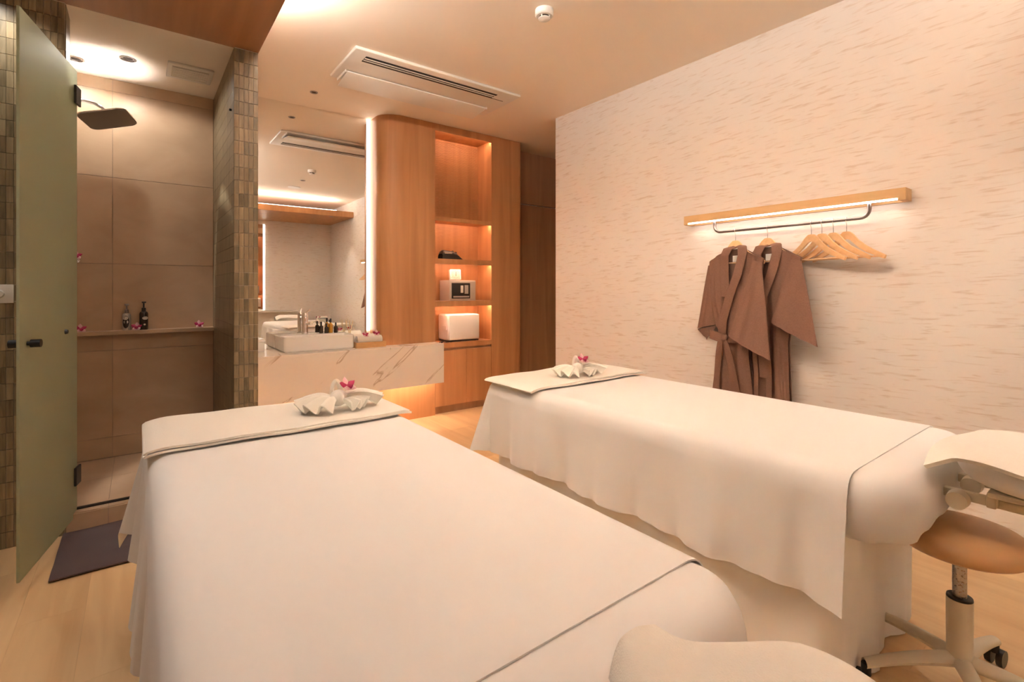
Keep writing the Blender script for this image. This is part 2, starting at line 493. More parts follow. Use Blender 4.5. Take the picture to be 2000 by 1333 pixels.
# frosted door
A = Vector((-.252, 3.285, 0)); Bc = Vector((-.371, 2.654, 0))
dv = (Bc - A).normalized(); dn = Vector((dv.y, -dv.x, 0))     # dn points towards -X (outer face)
if dn.x < 0: dn = -dn
dl = (Bc - A).length
def door_m():
    return Matrix((( dv.x, dn.x, 0, A.x), (dv.y, dn.y, 0, A.y), (0, 0, 1, 0), (0, 0, 0, 1)))
DM = door_m()
dt = thing('shower_door', 'open frosted green glass shower door with black knobs', 'glass door', (A.x, A.y, .07))
B().box(0.0, dl, -.005, .005, .07, 2.292, .001, 1).xf(DM).to('glass_panel', 'frost', dt)
for zz in (2.165, .272):
    h = B().box(-.022, .05, -.016, -.0055, zz - .045, zz + .045, .003).box(-.022, .05, .0055, .016, zz - .045, zz + .045, .003).box(-.03, -.006, -.012, .012, zz - .03, zz + .03, .003).xf(DM)
    h.to('hinge', 'black', dt, label='black metal hinge')
for sg in (-1, 1):
    k = B()
    ax = Vector((0, sg, 0))
    pts = [(dl - .065, sg * y, .985) for y in (.006, .016, .017, .048)]
    k.tube(pts, [.008, .008, .016, .016], 16).xf(DM).to('knob', 'black', dt, 40, label='black cylindrical knob')
k = B().tube([(0.165, .006, 1.0), (.165, .016, 1.0)], [.012, .009], 12).xf(DM).to('door_stop', 'black', dt, 40)

# shower head on its arm
hc = Vector((-.150, 3.90, 2.24))
sh = thing('rain_shower', 'square chrome rain shower plate on a bent wall arm', 'shower head', (hc.x, hc.y, hc.z))
def rrect(cx, cy, w, h, r, n=6, ang=0.0):
    out = []
    for qx, qy, a0 in ((1, 1, 0), (-1, 1, PI / 2), (-1, -1, PI), (1, -1, 3 * PI / 2)):
        for k in range(n + 1):
            a = a0 + PI / 2 * k / n
            x = qx * (w / 2 - r) + r * math.cos(a); y = qy * (h / 2 - r) + r * math.sin(a)
            out.append((cx + x * math.cos(ang) - y * math.sin(ang), cy + x * math.sin(ang) + y * math.cos(ang)))
    return out
HM = Matrix.Translation(hc) @ Matrix.Rotation(1.304, 4, 'Z') @ Matrix.Rotation(-.262, 4, 'X') @ Matrix.Rotation(.089, 4, 'Y')
B().prism(rrect(0, 0, .25, .25, .045), .002, .009).xf(HM).to('rain_plate', 'chrome_plate', sh, 30)
B().prism(rrect(0, 0, .244, .244, .043), -.002, .0018).xf(HM).to('reflection_face', 'nozzle', sh, 30, label='nozzle face darkened for the reflected floor')  # underside coloured dark in place of the dark floor's reflection
ht = HM @ Vector((0, 0, .03))
B().tube([(-.958, 3.90, 2.305), (-.45, 3.90, 2.322), (-.26, 3.90, 2.330), (-.215, 3.90, 2.326), (-.178, 3.90, 2.308), (ht.x, ht.y, ht.z), tuple(HM @ Vector((0, 0, .012)))], .0105, 12).to('arm', 'chrome', sh, 50)
B().lathe(0, 0, [(.012, .0095), (.022, .011), (.022, .022), (.012, .028)], 16).xf(HM).to('swivel', 'chrome', sh, 40)

# shower downlight and fan
def downlight(name, label, x, y, z, r, power, spot=2.2, blend=.6, beam=0.0, group=None, col=WARM, size=.03, tilt=None):
    t = thing(name, label, 'downlight', (x, y, z), group)
    B().lathe(x, y, [(r, z), (r, z - .004), (r * .8, z - .006), (r * .72, z + .0), (r * .60, z - .0005), (r * .60, z)], 28).to('trim_ring', 'steel', t, 40)
    B().lathe(x, y, [(r * .58, z - .001), (r * .4, z - .0012), (.001, z - .0014)], 20).to('lens', 'slot', t, 40)
    if power <= 0: return t
    ld = bpy.data.lights.new(name + '_light', 'SPOT')
    ld.energy = power; ld.color = col; ld.spot_size = spot; ld.spot_blend = blend; ld.shadow_soft_size = size
    lo = bpy.data.objects.new('light', ld)
    COL.objects.link(lo); lo.parent = t; lo.location = (0, 0, -.012)
    if beam:                        # narrow bright core of the reflector lamp
        lb = bpy.data.lights.new(name + '_beam', 'SPOT')
        lb.energy = beam; lb.color = col; lb.spot_size = .80; lb.spot_blend = .30; lb.shadow_soft_size = size
        lo = bpy.data.objects.new('beam', lb)
        COL.objects.link(lo); lo.parent = t; lo.location = (0, 0, -.012)
        lo.rotation_euler = tilt
    return t
downlight('recessed_downlight', 'recessed chrome downlight beside the shower extractor grille', -.053, 3.789, SOF, .042, L_SHOWER, spot=2.9, blend=.3, size=.03)
downlight('recessed_downlight', 'lit recessed downlight half hidden by the frosted door in the shower ceiling', -.305, 3.98, SOF, .042, L_SHOWER * .6, spot=2.85, blend=.4, beam=L_BEAM, size=.04, tilt=(-.22, -.42, 0))
f = thing('extractor_fan', 'square white extractor grille in the shower ceiling', 'vent', (.262, 3.79, SOF))
B().box(.14, .385, 3.665, 3.915, SOF - .014, SOF - .0005, .004).to('frame', 'ac', f, 40)
B().box(.165, .36, 3.70, 3.88, SOF - .016, SOF - .0125).to('grille_backing', 'safe', f)
for k in range(9):
    yy = 3.706 + k * .0195
    B().box(.165, .36, yy, yy + .009, SOF - .021, SOF - .0155).to('slat', 'ac', f)
tag(B().lathe(0, 0, [(.007, 0), (.007, .012), (.002, .014)], 12).xf(Matrix.Translation((XP0 - .0, 3.32, 2.26)) @ Matrix.Rotation(-PI / 2, 4, 'Y')).to('wall_plug', 'black', None, 40), 'tiny black plug on the inner side of the mosaic pillar', 'plug')

# light switch on the mosaic wall
sw = thing('switch_plate', 'white switch plate on the mosaic wall', 'switch', (-.53, YS, 1.135))
B().box(-.60, -.463, YS - .009, YS, 1.136, 1.222, .003).to('plate', 'white_pl', sw, 40)
for xx in (-.512, -.552):
    B().lathe(0, 0, [(.019, 0), (.019, .005), (.015, .009), (.001, .010)], 20).xf(Matrix.Translation((xx, YS - .008, 1.179)) @ Matrix.Rotation(PI / 2, 4, 'X')).to('dial', 'white_pl', sw, 40)

# bath mat
mt = B()
def matf(u, v):
    x = -.294 + u * .66; y = 2.735 + v * .50 
    z = .007 + .003 * math.sin(9 * u + 4 * v) * math.sin(14 * v) + (.004 * math.exp(-((v - .28 - .05 * u) / .02) ** 2) if u > .3 else 0) + (.003 * math.exp(-((v - .84 - .06 * u) / .02) ** 2) if u > .3 else 0)
    return (x, y, z)
mt.grid(matf, 40, 50, -.006)
tag(mt.to('bath_mat', 'mat', None, 60), 'dark violet bath mat in front of the shower', 'bath mat')

# ------------------------------------------------------------------ mirror and vanity
mr = thing('vanity_mirror', 'tall wall mirror behind the basin with a glowing vertical light strip', 'mirror', (1.2, YM, .70))
B().box(XP1, 1.689, YM - .006, YM, .702, CEIL - .003).to('mirror_glass', 'mirror', mr)
B().box(1.690, 1.722, YM - .0065, YM, .82, CEIL - .002).to('light_strip', 'e_mirror', mr, label='glowing vertical light strip')

ctr = thing('vanity_counter', 'floating marble vanity counter with grey brown veins', 'counter', (1.4, 4.24, .34))
CF = 4.005
B().box(XP1, 1.72, CF, YM - .001, .682, .70, .0015).box(1.725, 2.245, CF, 4.178, .682, .70, .0015).to('countertop', 'marble', ctr)
B().box(XP1, 2.245, CF, CF + .02, .34, .682, .0015).to('apron', 'marble', ctr)
B().box(XP1, 1.70, CF + .021, YM - .001, .36, .378).to('underside', 'ceiling', ctr)
B().box(XP1 + .05, 2.20, CF + .03, CF + .045, .346, .358).to('light_strip', 'e_under', ctr, label='hidden glowing strip under the counter')
# marble wall below? the wall under the counter stays plain

bs = thing('wash_basin', 'rectangular white ceramic vessel basin on the marble counter', 'basin', (1.175, 4.29, .70))
def basin():
    b = B()
    x0, x1, y0, y1, z0, z1 = .90, 1.452, 4.125, 4.462, .701, .818
    outer0 = rrect((x0 + x1) / 2, (y0 + y1) / 2, x1 - x0 - .02, y1 - y0 - .02, .02)
    outer = rrect((x0 + x1) / 2, (y0 + y1) / 2, x1 - x0, y1 - y0, .02)
    ix0, ix1, iy0, iy1 = x0 + .014, x1 - .014, y0 + .014, y1 - .115
    inner = rrect((ix0 + ix1) / 2, (iy0 + iy1) / 2, ix1 - ix0, iy1 - iy0, .02)
    bott = rrect((ix0 + ix1) / 2, (iy0 + iy1) / 2, ix1 - ix0 - .06, iy1 - iy0 - .05, .04)
    n = len(outer)
    V = [(x, y, z0) for x, y in outer0] + [(x, y, z0 + .012) for x, y in outer] + [(x, y, z1 - .003) for x, y in outer]
    ou2 = rrect((x0 + x1) / 2, (y0 + y1) / 2, x1 - x0 - .006, y1 - y0 - .006, .018)
    V += [(x, y, z1) for x, y in ou2] + [(x, y, z1) for x, y in inner] + [(x, y, z0 + .03) for x, y in bott]
    F = [[k * n + i, k * n + (i + 1) % n, (k + 1) * n + (i + 1) % n, (k + 1) * n + i] for k in range(5) for i in range(n)]
    F += [list(range(n)), list(range(5 * n, 6 * n))]
    return b.add(V, F)
basin().to('bowl', 'ceramic', bs, 35)
B().lathe(1.175, 4.26, [(.022, .7315), (.022, .7335), (.001, .7345)], 18).to('drain', 'chrome', bs, 40)
fa = thing('basin_faucet', 'chrome single lever faucet standing on the basin deck', 'faucet', (1.125, 4.40, .818))
B().lathe(1.125, 4.40, [(.027, .8185), (.027, .823), (.0235, .826), (.0235, .965), (.022, .968)], 24).to('body', 'chrome', fa, 40)
B().tube([(1.128, 4.395, .905), (1.145, 4.345, .915), (1.15, 4.30, .912)], [.012, .012, .011], 14).to('spout', 'chrome', fa, 40)
B().lathe(1.125, 4.40, [(.0235, .969), (.0235, .99), (.018, 1.0), (.001, 1.002)], 24).to('cap', 'chrome', fa, 40)
B().tube([(1.128, 4.395, .995), (1.15, 4.345, 1.025)], [.007, .006], 12).to('lever', 'chrome', fa, 40)

def mini_bottle(x, y, z, h, r, body, cap, label):
    t = thing('amenity_bottle', label, 'bottle', (x, y, z), 'small amenity bottles on the basin deck')
    B().lathe(x, y, [(r * .95, z), (r, z + .003), (r, z + h * .55), (r * .8, z + h * .62), (r * .35, z + h * .68), (r * .35, z + h * .72)], 18).to('body', body, t, 50)
    B().lathe(x, y, [(r * .45, z + h * .72), (r * .45, z + h * .98), (r * .3, z + h)], 14).to('cap', cap, t, 40)
mini_bottle(1.262, 4.415, .8185, .10, .017, 'bottle_dark', 'blackp', 'small dark amenity bottle nearest the faucet on the basin deck')
mini_bottle(1.302, 4.395, .8185, .085, .018, 'bottle_dark', 'blackp', 'shortest dark amenity bottle on the basin deck')
mini_bottle(1.345, 4.42, .8185, .125, .018, 'amber', 'blackp', 'tall amber amenity bottle on the basin deck')
mini_bottle(1.383, 4.40, .8185, .09, .017, 'bottle_dark', 'blackp', 'dark amenity bottle at the right end of the basin deck')
rd = thing('reed_diffuser', 'small glass jar holding pale reed sticks beside the folded towels', 'diffuser', (1.505, 4.40, .70))
B().lathe(1.505, 4.40, [(.026, .7005), (.028, .705), (.028, .76), (.018, .775), (.013, .80), (.015, .81)], 20).to('jar', 'ceramic', rd, 50)
for k in range(6):
    a = k * 1.05 + .3
    B().tube([(1.505 + .004 * math.cos(a), 4.40 + .004 * math.sin(a), .80), (1.505 + .035 * math.cos(a), 4.40 + .03 * math.sin(a), .93 - .008 * (k % 3))], .0018, 6).to('reed', 'reed', rd)
tb = thing('tissue_box', 'white lidded box at the left end of the vanity counter', 'box', (.76, 4.39, .70))
B().box(.70, .805, 4.345, 4.45, .7005, .778, .006).to('body', 'ceramic', tb, 40)
B().box(.697, .808, 4.342, 4.453, .779, .800, .005).to('lid', 'ceramic', tb, 40)

ty = thing('wooden_tray', 'shallow oak tray on the vanity counter holding rolled towels', 'tray', (1.61, 4.2, .70))
def bar(b, *a): b.box(*a)
B().box(1.458, 1.722, 4.095, 4.33, .7005, .710, .001).to('base', 'tray', ty)
for nm, a in (('rim', (1.458, 1.722, 4.095, 4.107)), ('rim', (1.458, 1.722, 4.318, 4.33)), ('rim', (1.458, 1.470, 4.107, 4.318)), ('rim', (1.710, 1.722, 4.107, 4.318))):
    B().box(*a, .7102, .748, .0015).to(nm, 'tray', ty)
def roll_towel(name, label, p0, p1, r, group=None, turns=2.6):
    """towel rolled into a cylinder: outer skin plus the spiral at both ends"""
    t = thing(name, label, 'towel', (((p0[0] + p1[0]) / 2), ((p0[1] + p1[1]) / 2), p0[2] - r), group)
    a = Vector(p0); b = Vector(p1); d = (b - a); L = d.length; d.normalize()
    u = d.cross(Vector((0, 0, 1))).normalized(); w = Vector((0, 0, 1))
    def fn(i, j):
        th = j * 2 * PI * turns
        rr = r * (.30 + .70 * j) 
        sx = 1 + .02 * math.sin(i * 17 + j * 20)
        return a + d * (L * i) + u * (rr * math.cos(th + .8) * sx) + w * (rr * math.sin(th + .8) * .92)
    B().grid(fn, 14, 90, .007).to('roll', 'terry', t, 60)
    return t
roll_towel('rolled_towel', 'rolled white hand towel at the front of the oak tray', (1.485, 4.165, .76), (1.702, 4.165, .76), .048, 'rolled towels in the oak tray')
roll_towel('rolled_towel', 'rolled white hand towel at the back of the oak tray', (1.485, 4.26, .765), (1.702, 4.26, .765), .052, 'rolled towels in the oak tray')

# orchids -----------------------------------------------------------
def orchid(label, p, s=.022, yaw=0.0, pitch=0.6, group='orchid blooms laid as decoration'):
    t = thing('orchid_bloom', label, 'flower', p, group)
    R = Matrix.Translation(Vector(p) + Vector((0, 0, s * .75))) @ Matrix.Rotation(yaw, 4, 'Z') @ Matrix.Rotation(pitch, 4, 'X')
    for k in range(5):
        a = PI / 2 + k * 2 * PI / 5
        b = B()
        def fn(u, v, a=a):
            w = s * (.46 if k % 2 else .36) * math.sin(PI * min(1, .12 + .88 * u)) ** .8 * (v - .5) * 2
            l = s * (.12 + .95 * u)
            return (l * math.cos(a) - w * math.sin(a), l * math.sin(a) + w * math.cos(a), s * (.28 * u * u - .10 * (2 * v - 1) ** 2 + .02))
        b.grid(fn, 6, 4, .0008).xf(R).to('petal', 'petal' if k not in (1, 4) else 'lip', t, 60)
    b = B()
    def lf(u, v):
        a = -PI / 2
        w = s * .42 * math.sin(PI * min(1, .15 + .85 * u)) * (v - .5) * 2
        l = s * .75 * u
        return (-w * math.sin(a) + l * math.cos(a), l * math.sin(a) + w * math.cos(a), s * (.35 + .2 * math.sin(3 * u) - .5 * abs(v - .5)))
    b.grid(lf, 6, 4, .0012).xf(R).to('lip', 'lip', t, 60)
    return t
orchid('orchid bloom on the left of the front rolled towel in the oak tray', (1.55, 4.128, .79), .03, .2, .9)
orchid('orchid bloom on the right of the front rolled towel in the oak tray', (1.648, 4.128, .795), .032, -.3, .8)
orchid('orchid bloom at the left end of the shower ledge', (-.297, 4.178, .926), .03, .3, 1.0)
orchid('orchid bloom between the two pump bottles on the shower ledge', (-.012, 4.17, .926), .03, -.2, 1.0)
orchid('orchid bloom at the right end of the shower ledge', (.345, 4.178, .926), .03, .1, 1.0)

hk = thing('wall_hook', 'small chrome wall hook holding a bloom in the shower', 'hook', (-.318, YSB, 1.375))
B().lathe(0, 0, [(.014, 0), (.014, .005), (.006, .007), (.006, .028)], 14).xf(Matrix.Translation((-.318, YSB, 1.385)) @ Matrix.Rotation(PI / 2, 4, 'X')).to('stem', 'chrome', hk, 40)
B().box(-.332, -.304, YSB - .034, YSB - .028, 1.375, 1.395, .002).to('plate', 'chrome', hk, 40)
orchid('dark orchid bloom on the chrome wall hook high in the shower', (-.318, YSB - .035, 1.396), .028, .2, 1.2)

# pump bottles in the shower ----------------------------------------
def pump_bottle(label, x, y, z, r, h, body, cap, pump_h):
    t = thing('pump_bottle', label, 'bottle', (x, y, z), 'pump bottles on the shower ledge')
    B().lathe(x, y, [(r * .96, z), (r, z + .004), (r, z + h * .86), (r * .85, z + h * .95), (r * .45, z + h)], 22).to('body', body, t, 50)
    B().lathe(x, y, [(r * .5, z + h), (r * .5, z + h + .022), (r * .2, z + h + .024), (r * .2, z + h + pump_h)], 16).to('collar', cap, t, 40)
    B().box(x - .011, x + .013, y - .03, y + .009, z + h + pump_h, z + h + pump_h + .011, .003).to('pump_head', cap, t, 40)
    def fn(u, v):
        a = -PI / 2 - .85 + 1.7 * u
        return (x + (r + .0008) * math.cos(a), y + (r + .0008) * math.sin(a), z + h * (.22 + .5 * v))
    return t, fn, r
t, fn, r_ = pump_bottle('clear pump bottle with a dark oval label on the shower ledge', -.066, 4.186, .9265, .0235, .115, 'silver', 'steel', .05)
def oval(cx, cy, r, z0, rz, ra, mat, t, name, yaw=0.0, off=.0012):
    b = B(); V = [(cx + (r + off) * math.cos(-PI / 2 + yaw), cy + (r + off) * math.sin(-PI / 2 + yaw), z0)]
    n = 20
    for k in range(n):
        a = 2 * PI * k / n
        th = -PI / 2 + yaw + ra * math.cos(a)
        V.append((cx + (r + off) * math.cos(th), cy + (r + off) * math.sin(th), z0 + rz * math.sin(a)))
    b.add(V, [[0, 1 + k, 1 + (k + 1) % n] for k in range(n)]); b.to(name, mat, t)
oval(-.066, 4.186, .0235, .982, .042, .75, 'bottle_dark', t, 'label_print', -.15)
oval(-.066, 4.186, .0235, 1.008, .012, .6, 'label', t, 'label_band', -.25, .0020)
t, fn, r_ = pump_bottle('black pump bottle with a pale label band on the shower ledge', .026, 4.186, .9265, .0245, .125, 'bottle_dark', 'blackp', .055)
oval(.026, 4.186, .0245, 1.005, .011, .7, 'label', t, 'label_band', .35, .0015)
oval(.026, 4.186, .0245, .962, .006, .25, 'label', t, 'label_print', .2, .0015)

# ------------------------------------------------------------------ built-in wardrobe with niche
YW = 4.18; NX0, NX1, NYB = 2.248, 2.90, 4.44
wd = thing('built_in_wardrobe', 'curved oak wardrobe with lit niche shelves beside the mirror', 'wardrobe', (2.5, 4.33, 0))
poly = [(1.728, YM)]
for k in range(0, 17):
    a = PI - (PI / 2) * k / 16
    poly.append((1.928 + .20 * math.cos(a), YW + .17 - .17 * math.sin(a)))
poly += [(NX0, YW), (NX0, YM)]
B().prism(poly, 0, CEIL - .002).to('curved_panel', 'wood', wd, 30)
pr = [(NX1, YM), (NX1, YW)]
for k in range(7):
    a = -PI / 2 + (PI / 2) * k / 6
    pr.append((3.265 + .035 * math.cos(a), YW + .035 + .035 * math.sin(a)))
pr += [(3.30, YM)]
B().prism(pr, 0, CEIL - .002).to('side_panel', 'wood', wd, 30)
B().box(NX0, NX1, YW, YW + .014, 2.715, CEIL - .002).box(NX0, NX1, YW + .014, YM, 2.728, CEIL - .002).to('header_panel', 'wood', wd)
B().box(NX0, NX1, NYB + .006, YM, .10, 2.727).to('back_panel', 'wood', wd)
rb = B(); z = .69
while z < 2.71:
    if not any(a - .012 < z < b for a, b in ((1.857, 1.896), (1.445, 1.495), (1.034, 1.086))):
        rb.box(NX0 + .001, NX1 - .001, NYB - .003, NYB + .006, z, z + .0078)
    z += .0135
rb.to('ribbed_lining', 'wood', wd, kind='stuff', label='fine horizontal ribs lining the niche')
shelves = []
for za, zb in ((1.857, 1.896), (1.445, 1.495), (1.034, 1.086), (.633, .680)):
    shelves.append((B().box(NX0 + .0005, NX1 - .0005, YW, YW + .014, za, zb).box(NX0 + .0005, NX1 - .0005, YW + .014, NYB + .004, za + .013, zb)).to('shelf', 'wood', wd))
for k, zt in enumerate((2.728, 1.870, 1.458, 1.047)):
    par = wd if k == 0 else shelves[k - 1]
    B().box(NX0 + .02, NX1 - .006, YW + .016, YW + .028, zt - .006, zt - .0005).to('light_strip', 'e_niche', par, label='slim glowing strip')
dsplit = 2.597
for a, b_ in ((NX0 + .003, dsplit - .0015), (dsplit + .0015, NX1 - .003)):
    B().box(a, b_, YW, YW + .018, .075, .608, .0008).to('cabinet_door', 'wood', wd)
B().box(NX0, NX1, YW + .02, NYB, .07, .632).to('cabinet_body', 'wood_dark', wd)
B().box(NX0, NX1, YW + .035, NYB, 0, .07).to('plinth', 'wood_dark', wd)

# contents of the niche
cs = thing('black_case', 'small black padded case lying on the niche shelf', 'case', (2.47, 4.29, 1.495))
def casef(u, v):
    x = 2.362 + .235 * u
    top = lerp_table(u, [(0, .055), (.03, .080), (.10, .092), (.55, .084), (.72, .068), (.88, .034), (1, .008)])
    a = PI * v
    return (x, 4.285 - .05 * math.cos(a) * (1 - .3 * u), 1.4965 + top * math.sin(a) ** .4)
B().grid(casef, 30, 18, .003).to('shell', 'blackp', cs, 60)
B().box(2.385, 2.47, 4.2375, 4.2405, 1.55, 1.562, .001).to('highlight_stripe', 'silver', cs)  # silver strip painted on as the highlight along the case
for k, (xx, zz) in enumerate(((2.50, 1.575), (2.535, 1.565))):
    B().lathe(xx, 4.285, [(.012, zz - .012), (.012, zz + .006), (.008, zz + .010)], 12).to('button', 'blackp', cs, 40)

ck = thing('desk_clock', 'small white desk clock standing on the safe', 'clock', (2.535, 4.29, 1.292))
CM = Matrix.Translation((2.53, 4.285, 1.2925)) @ Matrix.Rotation(-.12, 4, 'Z') @ Matrix.Rotation(-.14, 4, 'X')
B().box(-.058, .058, -.02, .02, .003, .106, .004).xf(CM).to('case', 'white_pl', ck, 40)
B().box(-.05, .05, -.0222, -.0198, .012, .098).xf(CM).to('dial', 'label', ck)
for k in range(12):
    a = k * PI / 6
    B().box(-.0012, .0012, -.0232, -.0220, .034, .040).xf(CM @ Matrix.Translation((0, 0, .055)) @ Matrix.Rotation(a, 4, 'Y')).to('hour_mark', 'blackp', ck)
B().box(-.0018, .0018, -.0242, -.0226, -.004, .026).xf(CM @ Matrix.Translation((0, 0, .055)) @ Matrix.Rotation(.15, 4, 'Y')).to('hand', 'blackp', ck)
B().box(-.0022, .0022, -.0250, -.0236, -.004, .018).xf(CM @ Matrix.Translation((0, 0, .055)) @ Matrix.Rotation(PI + .05, 4, 'Y')).to('hand', 'blackp', ck)

sf_ = thing('hotel_safe', 'grey steel safe with a black keypad door on the niche shelf', 'safe', (2.58, 4.33, 1.086))
SY = 4.225
B().box(2.43, 2.735, SY, 4.425, 1.0865, 1.291, .004).to('body', 'safe', sf_, 40)
B().box(2.446, 2.722, SY - .0025, SY + .001, 1.10, 1.278, .001).to('door', 'safe', sf_)
B().box(2.452, 2.664, SY - .008, SY - .002, 1.108, 1.262, .002).to('control_panel', 'blackp', sf_, 40)
B().box(2.468, 2.652, SY - .0105, SY - .0075, 1.118, 1.134, .001).to('handle_bar', 'silver', sf_)
B().box(2.552, 2.582, SY - .0125, SY - .0075, 1.165, 1.238, .002).to('latch', 'white_pl', sf_, 40)
B().box(2.598, 2.642, SY - .0095, SY - .0075, 1.155, 1.242, .001).to('keypad', 'silver', sf_)
for r in range(4):
    for c in range(3):
        B().box(2.602 + c * .0135, 2.612 + c * .0135, SY - .0115, SY - .009, 1.162 + r * .020, 1.176 + r * .020, .001).to('key', 'safe', sf_)

tw = thing('towel_warmer', 'white rounded towel warmer cabinet on the lowest niche shelf', 'towel warmer', (2.58, 4.32, .68))
B().box(2.412, 2.772, 4.222, 4.43, .694, .952, .022, 4).to('body', 'white_pl', tw, 40)
B().box(2.416, 2.768, 4.206, 4.2215, .700, .948, .007, 3).to('front_door', 'white_pl', tw, 40)
B().box(2.425, 2.76, 4.21, 4.42, .684, .6935).to('base', 'blackp', tw)
for xx in (2.45, 2.73):
    for yy in (4.235, 4.40):
        B().lathe(xx, yy, [(.012, .6805), (.012, .684)], 12).to('foot', 'blackp', tw)
B().box(2.4055, 2.4125, 4.25, 4.33, .80, .84, .002).to('side_grip', 'white_pl', tw)
cpts = []
for k in range(60):
    u = k / 59
    cpts.append((2.41 - .09 * math.sin(u * 3.0) + .012 * math.cos(u * 40), 4.21 + .05 * math.sin(u * 26) * (1 - u) - .035 * u, .6845 + .018 * abs(math.sin(u * 23)) * (1 - u)))
cpts = [(max(p[0], 2.262), max(p[1], 4.185), p[2]) for p in cpts]
tag(B().tube(cpts, .0028, 6).to('power_cord', 'blackp', None, 60), 'tangled black power cord beside the towel warmer', 'cord')

# ------------------------------------------------------------------ ceiling fittings
ac = thing('ceiling_air_conditioner', 'white rectangular ceiling cassette air conditioner with dark slots', 'air conditioner', (1.8, 3.42, CEIL))
B().box(1.118, 2.478, 3.152, 3.69, CEIL - .022, CEIL - .0005, .008, 3).to('panel', 'ac', ac, 40)
B().box(1.215, 2.295, 3.222, 3.312, CEIL - .0235, CEIL - .0215).to('grille_recess', 'slot', ac)
B().box(2.295, 2.41, 3.308, 3.313, CEIL - .0235, CEIL - .0215).to('seam', 'slot', ac)
for k in range(2):
    yy = 3.247 + k * .029
    B().box(1.217, 2.293, yy, yy + .011, CEIL - .0262, CEIL - .0236).to('louvre', 'ac', ac)
FM = Matrix.Translation((0, 3.50, CEIL - .024)) @ Matrix.Rotation(math.radians(-9), 4, 'X')
B().box(1.18, 2.37, 0.0, .215, -.012, -.002, .004).xf(FM).to('flap', 'ac', ac, 40)
for xx in (1.168, 2.374):
    B().box(xx, xx + .008, 3.50, 3.69, CEIL - .040, CEIL - .0222, .001).to('flap_hinge', 'ac', ac)
sd = thing('smoke_detector', 'round white smoke detector on the ceiling', 'smoke detector', (1.834, 2.118, CEIL))
B().lathe(1.834, 2.118, [(.052, CEIL), (.052, CEIL - .030), (.046, CEIL - .036), (.030, CEIL - .037)], 32).to('base', 'white_pl', sd, 40)
B().lathe(1.834, 2.118, [(.030, CEIL - .037), (.030, CEIL - .047)], 24).to('sensing_slot', 'slot', sd, 40)
B().lathe(1.834, 2.118, [(.034, CEIL - .047), (.034, CEIL - .051), (.026, CEIL - .056), (.001, CEIL - .058)], 24).to('cap', 'white_pl', sd, 40)
for k in range(4):
    a = k * PI / 2 + .4
    B().box(-.003, .003, .029, .035, CEIL - .048, CEIL - .036).xf(Matrix.Translation((1.834, 2.118, 0)) @ Matrix.Rotation(a, 4, 'Z')).to('rib', 'white_pl', sd)
spk = thing('ceiling_speaker', 'round flush white speaker in the ceiling behind the camera', 'speaker', (1.92, .82, CEIL))
B().lathe(1.92, .82, [(.09, CEIL), (.09, CEIL - .006), (.08, CEIL - .008), (.001, CEIL - .008)], 32).to('cover', 'ac', spk, 40)

# downlights over the room
downlight('recessed_downlight', 'small dark downlight in the ceiling above the vanity', 1.12, 4.115, CEIL, .030, 6.0, spot=2.0, size=.02)
downlight('recessed_downlight', 'small dark downlight in the ceiling between the two beds', 1.90, 1.40, CEIL, .035, L_SPOT, spot=2.7, blend=.9, size=.12)
downlight('recessed_downlight', 'small dark downlight in the rear soffit near the right wall', 2.72, .05, 2.49, .035, 34.0, spot=1.35, blend=.8, size=.05)
downlight('recessed_downlight', 'small added fill downlight in the timber soffit above the near bed', .30, 1.15, SOF, .035, L_SPOT * .7, spot=2.7, blend=.9, size=.12)  # added lamp without a known fixture, evens the light over the bed
downlight('recessed_downlight', 'small added fill downlight in the timber soffit left of the near bed', -.55, 1.75, SOF, .035, 46.0, spot=2.4, blend=.9, size=.08)  # invented lamp, put in to brighten the floor beside the bed
downlight('recessed_downlight', 'small downlight in the timber soffit beside the mosaic wall', -.56, 3.06, SOF, .035, 16.0, spot=2.4, blend=.7, size=.03)

# ------------------------------------------------------------------ hanging rack on the right wall
rk = thing('hanging_rack', 'oak wall beam with a glowing strip and a dark steel hanging rod', 'clothes rack', (XR, 1.37, 1.645))
RX = 2.985
B().box(RX, XR, .757, 1.985, 1.652, 1.700, .001).to('beam', 'beam', rk)
B().box(RX, XR, .757, .787, 1.640, 1.652).box(RX, XR, 1.957, 1.985, 1.640, 1.652).box(XR - .012, XR, .787, 1.957, 1.640, 1.652).to('beam_lip', 'beam', rk)
B().box(RX + .004, RX + .020, .795, 1.95, 1.6445, 1.6515).to('light_strip', 'e_rack', rk, label='glowing strip under the beam')
ROX = 3.012; RZ = 1.573
pts = [(ROX, .915, 1.651), (ROX, .915, 1.615)]
for k in range(1, 8):
    a = PI / 2 * k / 7
    pts.append((ROX, .915 + .042 * (1 - math.cos(a)), 1.615 - .042 * math.sin(a)))
for k in range(8):
    a = PI / 2 * k / 7
    pts.append((ROX, 1.775 - .042 * (1 - math.sin(a)) , 1.573 + .042 * (1 - math.cos(a))))
pts.append((ROX, 1.775, 1.651))
B().tube(pts, .0095, 14).to('rod', 'rodsteel', rk, 50)
for yy in (.915, 1.775):
    B().box(ROX - .014, ROX + .014, yy - .032, yy + .032, 1.6475, 1.6515, .001).to('rod_flange', 'rodsteel', rk)

def hang_matrix(y, ang):
    u = Vector((-math.sin(ang), -math.cos(ang), 0)); n = Vector((-math.cos(ang), math.sin(ang), 0))
    return Matrix(((u.x, n.x, 0, ROX), (u.y, n.y, 0, y), (0, 0, 1, RZ), (0, 0, 0, 1)))

